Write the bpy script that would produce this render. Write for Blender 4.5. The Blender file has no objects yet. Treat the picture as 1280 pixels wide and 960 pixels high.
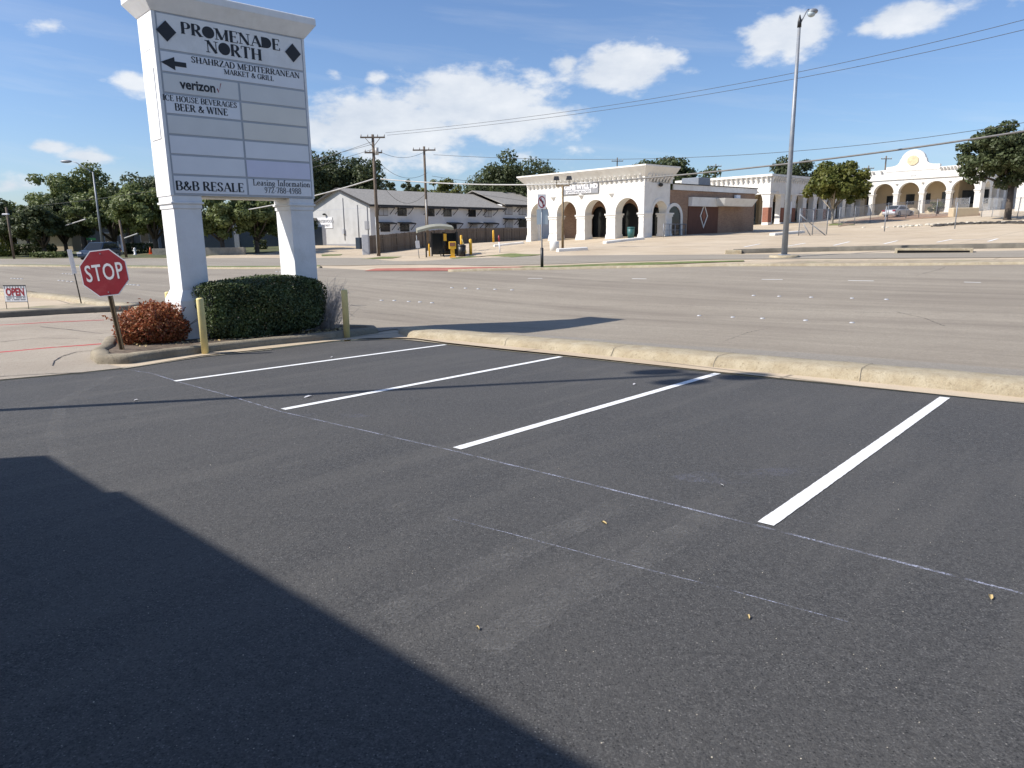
import bpy, bmesh, math, random
import numpy as np
from mathutils import Vector, Matrix
R = math.radians
random.seed(7)
scene = bpy.context.scene
COL = scene.collection

# ---------------------------------------------------------------- camera
F = 885.0; PITCH = R(12.0); ROLL = -0.013; CZ = 1.65
cd = bpy.data.cameras.new('camera'); cam = bpy.data.objects.new('camera', cd); COL.objects.link(cam)
cd.sensor_width = 36; cd.lens = 36 * F / 1280; cd.clip_start = 0.05; cd.clip_end = 6000
cam.matrix_world = Matrix.Translation((0, 0, CZ)) @ Matrix.Rotation(math.pi / 2 - PITCH, 4, 'X') @ Matrix.Rotation(ROLL, 4, 'Z')
scene.camera = cam
CM = np.array(cam.matrix_world.to_3x3())

def ray(u, v):
    d = CM @ np.array([(u - 640) / F, -(v - 480) / F, -1.0]); return d / d[1]
def dep(u, v, d):
    r = ray(u, v); return Vector((r[0] * d, d, CZ + r[2] * d))
LS = -0.034
def lotz(x, y): return LS * y
def lotpt(u, v, h=0.0):
    r = ray(u, v); t = (h - CZ) / (r[2] - LS); return Vector((r[0] * t, t, LS * t + h))

# ---------------------------------------------------------------- terrain height (thin-plate spline through surveyed points)
cps = []
def cp(u, v, d): p = dep(u, v, d); cps.append((p.x, p.y, p.z))
KB = [lotpt(u, v, .17) for u, v in [(500, 410), (640, 418), (800, 431), (1000, 444), (1280, 467)]]
for p in KB:
    cps.append((p.x + .35, p.y + .38, p.z - .13))
cps.append((9.5, 5.6, -.22)); cps.append((14, 1.5, -.15)); cps.append((24, -8, 0.0))
for u, v in [(0, 476), (100, 467), (155, 461), (-300, 505)]:
    p = lotpt(u, v, .01); cps.append(tuple(p))
cps += [(-5.6, 13.6, -.42), (-3.6, 15.9, -.52), (-2.2, 17.2, -.54), (0.2, 15.8, -.5), (3, 18, -.49), (-9, 17, -.42)]
for t in [(0, 397, 18.2), (120, 389, 19.6), (0, 366, 27),
          (0, 333, 52), (200, 335.5, 49), (400, 335, 44), (640, 337.5, 34), (900, 333, 32), (1280, 331, 28),
          (980, 322, 36.5), (918, 317, 40.5), (1280, 310, 35.5), (677, 335, 35.5), (703, 311, 50), (800, 309, 50),
          (474, 320, 64), (461, 317.7, 73), (658, 301, 105), (565, 321, 61), (600, 322, 58), (799, 297.6, 62), (662, 301.5, 73), (941, 287.5, 77),
          (959, 281, 90), (1093, 269, 104), (1187, 264.5, 97), (1200, 290, 56), (1100, 288, 68), (1060, 277, 88), (1280, 284, 55), (1280, 265, 85),
          (0, 326, 66), (57, 322, 78), (200, 319, 76), (316, 319, 73), (395, 306, 96), (0, 314, 120)]:
    cp(*t)
cps += [(-160, 60, -.5), (-120, 140, -.6), (-60, 180, -.2), (0, 190, 1.2), (60, 190, 3.6), (130, 160, 5.5), (150, 80, 4.5), (110, 30, 2.0), (80, -10, 0.8), (-60, 20, -.6), (-30, 8, -.3)]
CP = np.array(cps)
def _k(r2): return np.where(r2 > 1e-12, r2 * np.log(np.maximum(r2, 1e-12)), 0)
n = len(CP); A_ = np.zeros((n + 3, n + 3))
XY = CP[:, :2] / 50.0
d2 = ((XY[:, None] - XY[None]) ** 2).sum(-1)
A_[:n, :n] = _k(d2) + np.eye(n) * 1e-4
A_[:n, n] = 1; A_[:n, n + 1:] = XY; A_[n, :n] = 1; A_[n + 1:, :n] = XY.T
W_ = np.linalg.solve(A_, np.concatenate([CP[:, 2], np.zeros(3)]))
def HV(x, y):
    x = np.clip(np.asarray(x, float), -165, 155) / 50; y = np.clip(np.asarray(y, float), -12, 195) / 50
    d = (x[..., None] - XY[:, 0]) ** 2 + (y[..., None] - XY[:, 1]) ** 2
    return _k(d) @ W_[:n] + W_[n] + W_[n + 1] * x + W_[n + 2] * y
def H(x, y): return float(HV(np.array([x]), np.array([y]))[0])
def G(u, v, off=0.0):
    r = ray(u, v)
    ts = np.concatenate([np.arange(4, 60, .1), np.arange(60, 190, .5)])
    z = CZ + r[2] * ts; h = HV(r[0] * ts, ts) + off
    i = np.argmax(z < h)
    if z[i] >= h[i]: t = 150.0
    elif i == 0: t = ts[0]
    else:
        a = z[i - 1] - h[i - 1]; b = z[i] - h[i]; t = ts[i - 1] + (ts[i] - ts[i - 1]) * a / (a - b)
    return Vector((r[0] * t, t, CZ + r[2] * t))

# ---------------------------------------------------------------- tagging helpers
def tag(o, label=None, cat=None, group=None, kind=None):
    if label: o['label'] = label
    if cat: o['category'] = cat
    if group: o['group'] = group
    if kind: o['kind'] = kind
    return o
def thing(name, label, cat, loc=(0, 0, 0), rz=0.0, group=None):
    o = bpy.data.objects.new(name, None); COL.objects.link(o); o.location = loc; o.rotation_euler = (0, 0, rz)
    o.empty_display_size = .3
    return tag(o, label, cat, group)
def dup(root, loc, rz=None, label=None, group=None, scale=None):
    r = root.copy(); COL.objects.link(r); r.location = loc
    if rz is not None: r.rotation_euler = (0, 0, rz)
    if scale: r.scale = (scale,) * 3
    if label: r['label'] = label
    if group: r['group'] = group
    for ch in list(root.children):
        c = ch.copy(); COL.objects.link(c); c.parent = r
        for g in ch.children:
            e = g.copy(); COL.objects.link(e); e.parent = c
    return r

class MB:
    def __init__(s): s.v = []; s.f = []; s.sm = []
    def add(s, vs, fs, smooth=False):
        b = len(s.v); s.v += [tuple(p) for p in vs]; s.f += [tuple(b + i for i in f) for f in fs]; s.sm += [smooth] * len(fs); return s
    def box(s, x0, y0, z0, x1, y1, z1):
        return s.add([(x0, y0, z0), (x1, y0, z0), (x1, y1, z0), (x0, y1, z0), (x0, y0, z1), (x1, y0, z1), (x1, y1, z1), (x0, y1, z1)],
                     [(0, 3, 2, 1), (4, 5, 6, 7), (0, 1, 5, 4), (1, 2, 6, 5), (2, 3, 7, 6), (3, 0, 4, 7)])
    def bbox(s, x0, y0, z0, x1, y1, z1, b=.02):     # box with chamfered upright and top edges
        prof = [(x0 + b, y0), (x1 - b, y0), (x1, y0 + b), (x1, y1 - b), (x1 - b, y1), (x0 + b, y1), (x0, y1 - b), (x0, y0 + b)]
        cx, cy = (x0 + x1) / 2, (y0 + y1) / 2
        vs = [(x, y, z0) for x, y in prof] + [(x, y, z1 - b) for x, y in prof] + [(cx + (x - cx) * (1 - 2 * b / (x1 - x0)), cy + (y - cy) * (1 - 2 * b / (y1 - y0)), z1) for x, y in prof]
        fs = [tuple(range(7, -1, -1)), tuple(range(16, 24))]
        for k in (0, 8):
            for i in range(8): fs.append((k + i, k + (i + 1) % 8, k + 8 + (i + 1) % 8, k + 8 + i))
        return s.add(vs, fs)
    def frus(s, x0, y0, x1, y1, z0, X0, Y0, X1, Y1, z1):
        return s.add([(x0, y0, z0), (x1, y0, z0), (x1, y1, z0), (x0, y1, z0), (X0, Y0, z1), (X1, Y0, z1), (X1, Y1, z1), (X0, Y1, z1)],
                     [(0, 3, 2, 1), (4, 5, 6, 7), (0, 1, 5, 4), (1, 2, 6, 5), (2, 3, 7, 6), (3, 0, 4, 7)])
    def tube(s, pts, rad, n=8, smooth=True):
        pts = [Vector(p) for p in pts]
        if not hasattr(rad, '__len__'): rad = [rad] * len(pts)
        vs = []; fs = []; ref = None
        for i, p in enumerate(pts):
            d = (pts[min(i + 1, len(pts) - 1)] - pts[max(i - 1, 0)]).normalized()
            if ref is None: ref = Vector((1, 0, 0)) if abs(d.x) < .9 else Vector((0, 1, 0))
            a = (ref - d * ref.dot(d)).normalized(); b = d.cross(a); ref = a
            for k in range(n):
                t = 2 * math.pi * k / n; vs.append(p + (a * math.cos(t) + b * math.sin(t)) * rad[i])
        for i in range(len(pts) - 1):
            for k in range(n): fs.append((i * n + k, i * n + (k + 1) % n, (i + 1) * n + (k + 1) % n, (i + 1) * n + k))
        s.add(vs, fs, smooth)
        m = len(pts) - 1; b = len(s.v) - len(vs)
        s.f.append(tuple(b + k for k in range(n - 1, -1, -1))); s.f.append(tuple(b + m * n + k for k in range(n))); s.sm += [False, False]
        return s
    def prism(s, poly, z0, z1):
        m = len(poly); return s.add([(x, y, z0) for x, y in poly] + [(x, y, z1) for x, y in poly],
            [tuple(range(m - 1, -1, -1)), tuple(range(m, 2 * m))] + [(i, (i + 1) % m, m + (i + 1) % m, m + i) for i in range(m)])
    def prismy(s, poly, y0, y1):                    # polygon in x-z, extruded in y
        m = len(poly); return s.add([(x, y0, z) for x, z in poly] + [(x, y1, z) for x, z in poly],
            [tuple(range(m)), tuple(range(2 * m - 1, m - 1, -1))] + [(i, m + i, m + (i + 1) % m, (i + 1) % m) for i in range(m)])
    def prismx(s, poly, x0, x1):                    # polygon in y-z
        m = len(poly); return s.add([(x0, y, z) for y, z in poly] + [(x1, y, z) for y, z in poly],
            [tuple(range(m - 1, -1, -1)), tuple(range(m, 2 * m))] + [(i, (i + 1) % m, m + (i + 1) % m, m + i) for i in range(m)])
    def ell(s, c, r, nu=12, nv=8, jit=0):
        vs = []; fs = []
        for j in range(nv + 1):
            ph = math.pi * j / nv
            for i in range(nu):
                th = 2 * math.pi * i / nu; q = 1 + random.uniform(-jit, jit) * (0 < j < nv)
                vs.append((c[0] + r[0] * q * math.sin(ph) * math.cos(th), c[1] + r[1] * q * math.sin(ph) * math.sin(th), c[2] + r[2] * q * math.cos(ph)))
        for j in range(nv):
            for i in range(nu): fs.append((j * nu + i, (j + 1) * nu + i, (j + 1) * nu + (i + 1) % nu, j * nu + (i + 1) % nu))
        return s.add(vs, fs, True)
    def build(s, name, mat, parent=None, label=None, bevel=0, recalc=True):
        me = bpy.data.meshes.new(name); me.from_pydata(s.v, [], s.f)
        for p, q in zip(me.polygons, s.sm): p.use_smooth = q
        if recalc:
            bm = bmesh.new(); bm.from_mesh(me)
            bmesh.ops.remove_doubles(bm, verts=bm.verts, dist=1e-5)
            bmesh.ops.recalc_face_normals(bm, faces=bm.faces)
            bm.to_mesh(me); bm.free()
        if mat: me.materials.append(mat)
        o = bpy.data.objects.new(name, me); COL.objects.link(o)
        if parent: o.parent = parent
        if label: o['label'] = label
        if bevel:
            m = o.modifiers.new('b', 'BEVEL'); m.width = bevel; m.segments = 2; m.limit_method = 'ANGLE'
        return o

# ---------------------------------------------------------------- materials
def new_mat(name):
    m = bpy.data.materials.new(name); m.use_nodes = True; nt = m.node_tree; nt.nodes.clear()
    out = nt.nodes.new('ShaderNodeOutputMaterial'); b = nt.nodes.new('ShaderNodeBsdfPrincipled'); nt.links.new(b.outputs[0], out.inputs[0])
    return m, nt, b, out
def N(nt, t, **kw):
    x = nt.nodes.new(t)
    for k, v in kw.items():
        if k in ('op',): x.operation = v
        elif k == 'ins':
            for i, val in v.items(): x.inputs[i].default_value = val
        else: setattr(x, k, v)
    return x
def mixc(nt, fac, a, b, mode='MIX'):
    m = nt.nodes.new('ShaderNodeMix'); m.data_type = 'RGBA'; m.blend_type = mode
    for sock, val in ((0, fac), (6, a), (7, b)):
        if hasattr(val, 'links'): nt.links.new(val, m.inputs[sock])
        elif sock == 0: m.inputs[0].default_value = val
        else: m.inputs[sock].default_value = (*val, 1)
    return m.outputs[2]
def ramp(nt, src, a, b, lo=0.0, hi=1.0):
    m = nt.nodes.new('ShaderNodeMapRange'); m.inputs[1].default_value = a; m.inputs[2].default_value = b
    m.inputs[3].default_value = lo; m.inputs[4].default_value = hi; nt.links.new(src, m.inputs[0]); return m.outputs[0]
def pos(nt, world=True, rot=0.0, scale=(1, 1, 1)):
    if world: g = nt.nodes.new('ShaderNodeNewGeometry'); s = g.outputs[0]
    else: g = nt.nodes.new('ShaderNodeTexCoord'); s = g.outputs[3]
    if rot or scale != (1, 1, 1):
        m = nt.nodes.new('ShaderNodeMapping'); m.vector_type = 'POINT'; m.inputs[2].default_value = (0, 0, rot); m.inputs[3].default_value = scale
        nt.links.new(s, m.inputs[0]); s = m.outputs[0]
    return s
def noise(nt, vec, scale, detail=4, rough=.55, dist=0):
    x = nt.nodes.new('ShaderNodeTexNoise'); x.inputs['Scale'].default_value = scale; x.inputs['Detail'].default_value = detail
    x.inputs['Roughness'].default_value = rough; x.inputs['Distortion'].default_value = dist; nt.links.new(vec, x.inputs['Vector']); return x.outputs[0]
def bump(nt, b, h, strength=.3, dist=.01):
    x = nt.nodes.new('ShaderNodeBump'); x.inputs['Strength'].default_value = strength; x.inputs['Distance'].default_value = dist
    nt.links.new(h, x.inputs['Height']); nt.links.new(x.outputs[0], b.inputs['Normal'])
def L(nt, a, b): nt.links.new(a, b)

def paint(name, c, rough=.6, var=.12, scale=2.0, metal=0.0, bmp=0.0, dirt=None, dscale=1.0, world=False, damt=.5, spec=.5):
    m, nt, b, out = new_mat(name)
    P = pos(nt, world)
    n1 = ramp(nt, noise(nt, P, scale, 5), .3, .7, 1 - var, 1 + var)
    vm = N(nt, 'ShaderNodeVectorMath', op='SCALE'); vm.inputs[0].default_value = c; L(nt, n1, vm.inputs[3])
    col = vm.outputs[0]
    if dirt:
        f = ramp(nt, noise(nt, P, dscale, 6, .65), .5, .75, 0, damt)
        col = mixc(nt, f, col, dirt)
    L(nt, col, b.inputs['Base Color'])
    b.inputs['Roughness'].default_value = rough; b.inputs['Metallic'].default_value = metal; b.inputs['Specular IOR Level'].default_value = spec
    if bmp: bump(nt, b, noise(nt, P, scale * 12, 3), bmp, .01)
    return m

def asphalt_lot():
    m, nt, b, out = new_mat('fresh_asphalt'); P = pos(nt)
    fine = noise(nt, P, 105, 4, .8); med = noise(nt, P, 30, 4, .65); big = noise(nt, P, .55, 5, .6)
    Pr = pos(nt, rot=R(-47), scale=(1, 1, 1)); 
    mp = N(nt, 'ShaderNodeMapping', ins={3: (.35, 3.2, 1)}); L(nt, Pr, mp.inputs[0]); stre = noise(nt, mp.outputs[0], .8, 4, .6)
    c = mixc(nt, ramp(nt, fine, .35, .72), (.024, .0243, .025), (.185, .182, .177))
    c = mixc(nt, ramp(nt, med, .4, .65, 0, .5), c, (.028, .028, .030))
    c = mixc(nt, ramp(nt, big, .35, .7, 0, .6), c, (.095, .092, .088))
    c = mixc(nt, ramp(nt, stre, .5, .72, 0, .5), c, (.125, .120, .112))
    # pale stone specks showing through the sealer
    vo = N(nt, 'ShaderNodeTexVoronoi', ins={'Scale': 60.0}); L(nt, P, vo.inputs['Vector'])
    keep = N(nt, 'ShaderNodeSeparateColor'); L(nt, vo.outputs['Color'], keep.inputs[0])
    k = N(nt, 'ShaderNodeMath', op='MULTIPLY'); L(nt, ramp(nt, vo.outputs['Distance'], .10, .22, 1, 0), k.inputs[0]); L(nt, ramp(nt, keep.outputs[0], .962, .97), k.inputs[1])
    c = mixc(nt, k.outputs[0], c, (.34, .32, .29))
    vo2 = N(nt, 'ShaderNodeTexVoronoi', ins={'Scale': 85.0}); L(nt, P, vo2.inputs['Vector'])
    kk = N(nt, 'ShaderNodeSeparateColor'); L(nt, vo2.outputs['Color'], kk.inputs[0])
    k2 = N(nt, 'ShaderNodeMath', op='MULTIPLY'); L(nt, ramp(nt, vo2.outputs['Distance'], .1, .4, .75, 0), k2.inputs[0]); L(nt, ramp(nt, kk.outputs[0], .76, .80), k2.inputs[1])
    c = mixc(nt, k2.outputs[0], c, (.24, .235, .225))
    k3_ = N(nt, 'ShaderNodeMath', op='MULTIPLY'); L(nt, ramp(nt, vo2.outputs['Distance'], .15, .45, .85, 0), k3_.inputs[0]); L(nt, ramp(nt, kk.outputs[1], .78, .82), k3_.inputs[1]); c = mixc(nt, k3_.outputs[0], c, (.012, .012, .013))
    L(nt, c, b.inputs['Base Color']); b.inputs['Roughness'].default_value = .82; b.inputs['Specular IOR Level'].default_value = .3
    hm = N(nt, 'ShaderNodeMath', op='ADD'); L(nt, fine, hm.inputs[0]); L(nt, med, hm.inputs[1])
    bump(nt, b, hm.outputs[0], .7, .012)
    return m

def road_mat(name, base, dark, light, rot, cracks=True):
    m, nt, b, out = new_mat(name); P = pos(nt)
    Pr = pos(nt, rot=rot); mp = N(nt, 'ShaderNodeMapping', ins={3: (.05, 1.0, 1)}); L(nt, Pr, mp.inputs[0])
    st = noise(nt, mp.outputs[0], .75, 5, .6); st2 = noise(nt, mp.outputs[0], 3.0, 4, .6)
    fine = noise(nt, P, 45, 4, .7); big = noise(nt, P, .18, 5, .6)
    c = mixc(nt, ramp(nt, st, .38, .64), dark, base)
    c = mixc(nt, ramp(nt, st2, .4, .7, 0, .3), c, light)
    c = mixc(nt, ramp(nt, big, .45, .7, 0, .5), c, light)
    c = mixc(nt, ramp(nt, noise(nt, P, 14, 5, .8), .45, .65, 0, .45), c, (base[0] * .55, base[1] * .52, base[2] * .48))
    c = mixc(nt, ramp(nt, noise(nt, P, 1.3, 6, .7), .5, .68, 0, .4), c, dark)
    c = mixc(nt, ramp(nt, fine, .35, .7, .0, .6), c, (base[0] * .4, base[1] * .4, base[2] * .4))
    if cracks:
        wv = N(nt, 'ShaderNodeVectorMath', op='ADD'); nn = N(nt, 'ShaderNodeTexNoise', ins={'Scale': .6, 'Detail': 6.0}); L(nt, P, nn.inputs['Vector'])
        sc = N(nt, 'ShaderNodeVectorMath', op='SCALE'); sc.inputs[3].default_value = 2.2; L(nt, nn.outputs[1], sc.inputs[0]); L(nt, P, wv.inputs[0]); L(nt, sc.outputs[0], wv.inputs[1])
        vo = N(nt, 'ShaderNodeTexVoronoi', feature='DISTANCE_TO_EDGE', ins={'Scale': .16}); L(nt, wv.outputs[0], vo.inputs['Vector'])
        ck = N(nt, 'ShaderNodeMath', op='MULTIPLY'); L(nt, ramp(nt, vo.outputs[0], .003, .009, .75, 0), ck.inputs[0])
        L(nt, ramp(nt, noise(nt, P, .35, 3), .45, .6), ck.inputs[1])
        c = mixc(nt, ck.outputs[0], c, (.05, .045, .04))
    L(nt, c, b.inputs['Base Color']); b.inputs['Roughness'].default_value = .85; b.inputs['Specular IOR Level'].default_value = .3
    bump(nt, b, fine, .5, .008)
    return m

def concrete(name, c1, c2, stain, scale=.5, joints=None, pits=0):
    m, nt, b, out = new_mat(name); P = pos(nt)
    fine = noise(nt, P, 60, 4, .7)
    c = mixc(nt, ramp(nt, noise(nt, P, scale, 6, .6), .35, .65), c1, c2)
    c = mixc(nt, ramp(nt, noise(nt, P, scale * .35, 6, .7, .6), .5, .72, 0, .7), c, stain)
    c = mixc(nt, ramp(nt, fine, .35, .7, 0, .35), c, (c1[0] * .5, c1[1] * .5, c1[2] * .5))
    if joints:
        Pr = pos(nt, rot=joints[1]); br = N(nt, 'ShaderNodeTexBrick', offset=0.0, ins={'Scale': 1.0, 'Mortar Size': joints[2], 'Brick Width': joints[0], 'Row Height': joints[0], 'Color1': (0, 0, 0, 1), 'Color2': (0, 0, 0, 1), 'Mortar': (1, 1, 1, 1)})
        L(nt, Pr, br.inputs['Vector']); c = mixc(nt, ramp(nt, br.outputs[0], 0, 1, 0, .6), c, (.09, .08, .07))
    if pits:
        pt = noise(nt, P, 24, 5, .75); c = mixc(nt, ramp(nt, pt, .56, .66, 0, pits), c, (c1[0] * .42, c1[1] * .40, c1[2] * .36)); c = mixc(nt, ramp(nt, noise(nt, P, 9, 5, .7), .55, .7, 0, .5), c, stain)
    L(nt, c, b.inputs['Base Color']); b.inputs['Roughness'].default_value = .88; b.inputs['Specular IOR Level'].default_value = .3
    if pits:
        am = N(nt, 'ShaderNodeMath', op='ADD'); L(nt, fine, am.inputs[0]); L(nt, pt, am.inputs[1]); bump(nt, b, am.outputs[0], .8, .02)
    else: bump(nt, b, fine, .5, .008)
    return m

def leafmat(name, dark, light, alt, trans=.35, sc=.9):
    m, nt, b, out = new_mat(name); P = pos(nt, True)
    oi = N(nt, 'ShaderNodeObjectInfo')
    c = mixc(nt, ramp(nt, noise(nt, P, sc, 3), .35, .65), dark, light)
    wn = N(nt, 'ShaderNodeTexNoise', ins={'Scale': 9.0 * sc, 'Detail': 1.0}); L(nt, P, wn.inputs['Vector'])
    c = mixc(nt, ramp(nt, wn.outputs[0], .5, .7, 0, .7), c, alt)
    c = mixc(nt, ramp(nt, oi.outputs['Random'], 0, 1, 0, .25), c, dark)
    L(nt, c, b.inputs['Base Color']); b.inputs['Roughness'].default_value = .55; b.inputs['Specular IOR Level'].default_value = .35
    t = N(nt, 'ShaderNodeBsdfTranslucent'); L(nt, c, t.inputs[0]); mx = N(nt, 'ShaderNodeMixShader'); mx.inputs[0].default_value = trans
    L(nt, b.outputs[0], mx.inputs[1]); L(nt, t.outputs[0], mx.inputs[2]); L(nt, mx.outputs[0], out.inputs[0])
    return m

def brickmat(name, c1, c2, mortar, w=.22, h=.075):
    m, nt, b, out = new_mat(name); tc = N(nt, 'ShaderNodeTexCoord')
    sp = N(nt, 'ShaderNodeSeparateXYZ'); L(nt, tc.outputs[3], sp.inputs[0]); ad = N(nt, 'ShaderNodeMath', op='ADD'); L(nt, sp.outputs[0], ad.inputs[0]); L(nt, sp.outputs[1], ad.inputs[1])
    cb = N(nt, 'ShaderNodeCombineXYZ'); L(nt, ad.outputs[0], cb.inputs[0]); L(nt, sp.outputs[2], cb.inputs[1])
    br = N(nt, 'ShaderNodeTexBrick', ins={'Scale': 1.0, 'Mortar Size': .008, 'Brick Width': w, 'Row Height': h, 'Color1': (*c1, 1), 'Color2': (*c2, 1), 'Mortar': (*mortar, 1), 'Bias': 0.0})
    L(nt, cb.outputs[0], br.inputs['Vector'])
    c = mixc(nt, ramp(nt, noise(nt, tc.outputs[3], .7, 5), .4, .7, 0, .4), br.outputs[0], (c1[0] * .6, c1[1] * .6, c1[2] * .6))
    L(nt, c, b.inputs['Base Color']); b.inputs['Roughness'].default_value = .9; return m

def boards(name, c1, c2, w=.14, axis=0):
    m, nt, b, out = new_mat(name); tc = N(nt, 'ShaderNodeTexCoord'); mp = N(nt, 'ShaderNodeMapping', ins={3: (1 / w, 0.001, 0.15)}); L(nt, tc.outputs[3], mp.inputs[0])
    fl = N(nt, 'ShaderNodeVectorMath', op='FLOOR'); L(nt, mp.outputs[0], fl.inputs[0]); wn = N(nt, 'ShaderNodeTexWhiteNoise', noise_dimensions='3D'); L(nt, fl.outputs[0], wn.inputs[0])
    c = mixc(nt, wn.outputs[0], c1, c2)
    mp2 = N(nt, 'ShaderNodeMapping', ins={3: (12, 12, .8)}); L(nt, tc.outputs[3], mp2.inputs[0])
    c = mixc(nt, ramp(nt, noise(nt, mp2.outputs[0], 1.5, 4), .4, .7, 0, .5), c, (c1[0] * .5, c1[1] * .5, c1[2] * .5))
    L(nt, c, b.inputs['Base Color']); b.inputs['Roughness'].default_value = .9; return m

def glassmat(name, c=(.02, .025, .03), rough=.08):
    m, nt, b, out = new_mat(name); b.inputs['Base Color'].default_value = (*c, 1); b.inputs['Roughness'].default_value = rough; b.inputs['Specular IOR Level'].default_value = .35; return m

def chainmat():
    m, nt, b, out = new_mat('chain_link'); b.inputs['Base Color'].default_value = (.5, .51, .52, 1); b.inputs['Metallic'].default_value = .1; b.inputs['Roughness'].default_value = .6
    tc = N(nt, 'ShaderNodeTexCoord'); sp = N(nt, 'ShaderNodeSeparateXYZ'); L(nt, tc.outputs[3], sp.inputs[0]); ms = []
    for op in ('ADD', 'SUBTRACT'):
        a = N(nt, 'ShaderNodeMath', op=op); L(nt, sp.outputs[0], a.inputs[0]); L(nt, sp.outputs[2], a.inputs[1])
        s = N(nt, 'ShaderNodeMath', op='MULTIPLY'); s.inputs[1].default_value = 14.0; L(nt, a.outputs[0], s.inputs[0])
        f = N(nt, 'ShaderNodeMath', op='FRACT'); L(nt, s.outputs[0], f.inputs[0])
        l = N(nt, 'ShaderNodeMath', op='LESS_THAN'); l.inputs[1].default_value = .15; L(nt, f.outputs[0], l.inputs[0]); ms.append(l)
    mx = N(nt, 'ShaderNodeMath', op='MAXIMUM'); L(nt, ms[0].outputs[0], mx.inputs[0]); L(nt, ms[1].outputs[0], mx.inputs[1])
    tr = N(nt, 'ShaderNodeBsdfTransparent'); sh = N(nt, 'ShaderNodeMixShader'); L(nt, mx.outputs[0], sh.inputs[0]); L(nt, tr.outputs[0], sh.inputs[1]); L(nt, b.outputs[0], sh.inputs[2]); L(nt, sh.outputs[0], out.inputs[0])
    return m
def patchy(name, c, lo, hi, scale, amt=1.0, fine=0):       # worn paint or chalk: shows through where the noise is low
    m, nt, b, out = new_mat(name); b.inputs['Base Color'].default_value = (*c, 1); b.inputs['Roughness'].default_value = .85
    P = pos(nt); f = ramp(nt, noise(nt, P, scale, 6, .7), lo, hi, 0, amt)
    if fine:
        g = N(nt, 'ShaderNodeMath', op='MULTIPLY'); L(nt, f, g.inputs[0]); L(nt, ramp(nt, noise(nt, P, fine, 3, .7), .4, .6), g.inputs[1]); f = g.outputs[0]
    tr = N(nt, 'ShaderNodeBsdfTransparent'); sh = N(nt, 'ShaderNodeMixShader'); L(nt, f, sh.inputs[0]); L(nt, tr.outputs[0], sh.inputs[1]); L(nt, b.outputs[0], sh.inputs[2]); L(nt, sh.outputs[0], out.inputs[0])
    return m

M = {}
M['lot'] = asphalt_lot()
M['road'] = road_mat('road_asphalt', (.36, .315, .25), (.25, .215, .172), (.42, .375, .30), R(-138), False)
M['front'] = road_mat('frontage_asphalt', (.37, .33, .27), (.30, .265, .215), (.42, .38, .31), R(-138), False)
M['ground'] = concrete('old_concrete', (.50, .405, .285), (.58, .485, .36), (.38, .30, .21), .35, (4.5, R(-42), .03))
M['drive'] = concrete('drive_concrete', (.40, .345, .275), (.47, .41, .33), (.27, .225, .175), .5, pits=.45)
M['kerb'] = concrete('kerb_concrete', (.42, .35, .235), (.52, .455, .33), (.27, .215, .14), 3.5, pits=.6)
M['islkerb'] = concrete('shade_toned_kerb', (.30, .255, .185), (.38, .33, .24), (.16, .14, .105), 2.5, pits=.6)  # kerb concrete toned down, shade of hedge and sign put into the colour
M['pan'] = concrete('gutter_concrete', (.47, .42, .33), (.40, .345, .26), (.30, .255, .19), 1.6, pits=.4)
M['oldkerb'] = concrete('weathered_kerb', (.13, .12, .10), (.21, .19, .155), (.07, .065, .055), 1.5)
M['stonewall'] = concrete('stone_wall', (.26, .24, .20), (.36, .33, .28), (.12, .11, .09), 2.5)
M['soil'] = paint('soil', (.12, .088, .062), .95, .4, 9, bmp=.8, dirt=(.26, .21, .15), dscale=6, world=True, damt=.8)
M['dirt'] = paint('dry_dirt', (.34, .28, .20), .95, .25, 2, bmp=.6, dirt=(.18, .19, .08), dscale=.9, world=True, damt=.8)
M['reddirt'] = paint('red_dirt', (.30, .19, .12), .95, .3, 1.2, bmp=.6, dirt=(.4, .32, .24), dscale=.5, world=True)
M['grass'] = paint('mown_grass', (.13, .16, .045), .95, .3, 3, dirt=(.34, .29, .15), dscale=.7, world=True, damt=.9, bmp=.8)
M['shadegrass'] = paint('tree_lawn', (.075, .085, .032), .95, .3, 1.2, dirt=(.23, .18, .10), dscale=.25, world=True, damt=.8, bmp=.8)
M['red'] = paint('red_paving', (.36, .12, .085), .9, .2, 1.5, world=True, dirt=(.4, .2, .15), dscale=.7)
M['stripe'] = paint('stripe_paint', (.80, .81, .80), .7, .07, 6, dirt=(.42, .42, .41), dscale=34, world=True, damt=.55, bmp=.5)
M['white'] = paint('white_stucco', (.76, .745, .70), .85, .06, 1.6, dirt=(.50, .46, .39), dscale=.9, damt=.45, bmp=.3)
M['signwhite'] = paint('sign_stucco', (.79, .79, .78), .75, .05, 3, dirt=(.58, .56, .51), dscale=2.2, damt=.4, bmp=.35)
M['flatwhite'] = paint('markings_white', (.78, .77, .74), .7, .06, 2)
M['black'] = paint('black_letters', (.012, .013, .018), .5, .1, 3)
M['panel'] = paint('panel_white', (.78, .785, .80), .35, .03, 2)
M['panelg'] = paint('panel_grey', (.70, .69, .66), .35, .04, 2)
M['panelb'] = paint('panel_beige', (.76, .72, .64), .35, .03, 2)
M['panell'] = paint('panel_lilac', (.68, .68, .80), .35, .03, 2)
M['frame'] = paint('sign_frame', (.40, .42, .45), .4, .04, 3)
M['stopred'] = paint('stop_red', (.28, .014, .026), .4, .12, 5, dirt=(.45, .10, .10), dscale=7, damt=.3)
M['refl'] = paint('reflective_white', (.75, .74, .74), .4, .04, 6)
M['galv'] = paint('galvanized', (.24, .26, .29), .5, .12, 6, metal=.25, dirt=(.3, .27, .22), dscale=3)
M['rustpost'] = paint('brown_post', (.22, .16, .09), .6, .3, 9, metal=.3)
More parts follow.
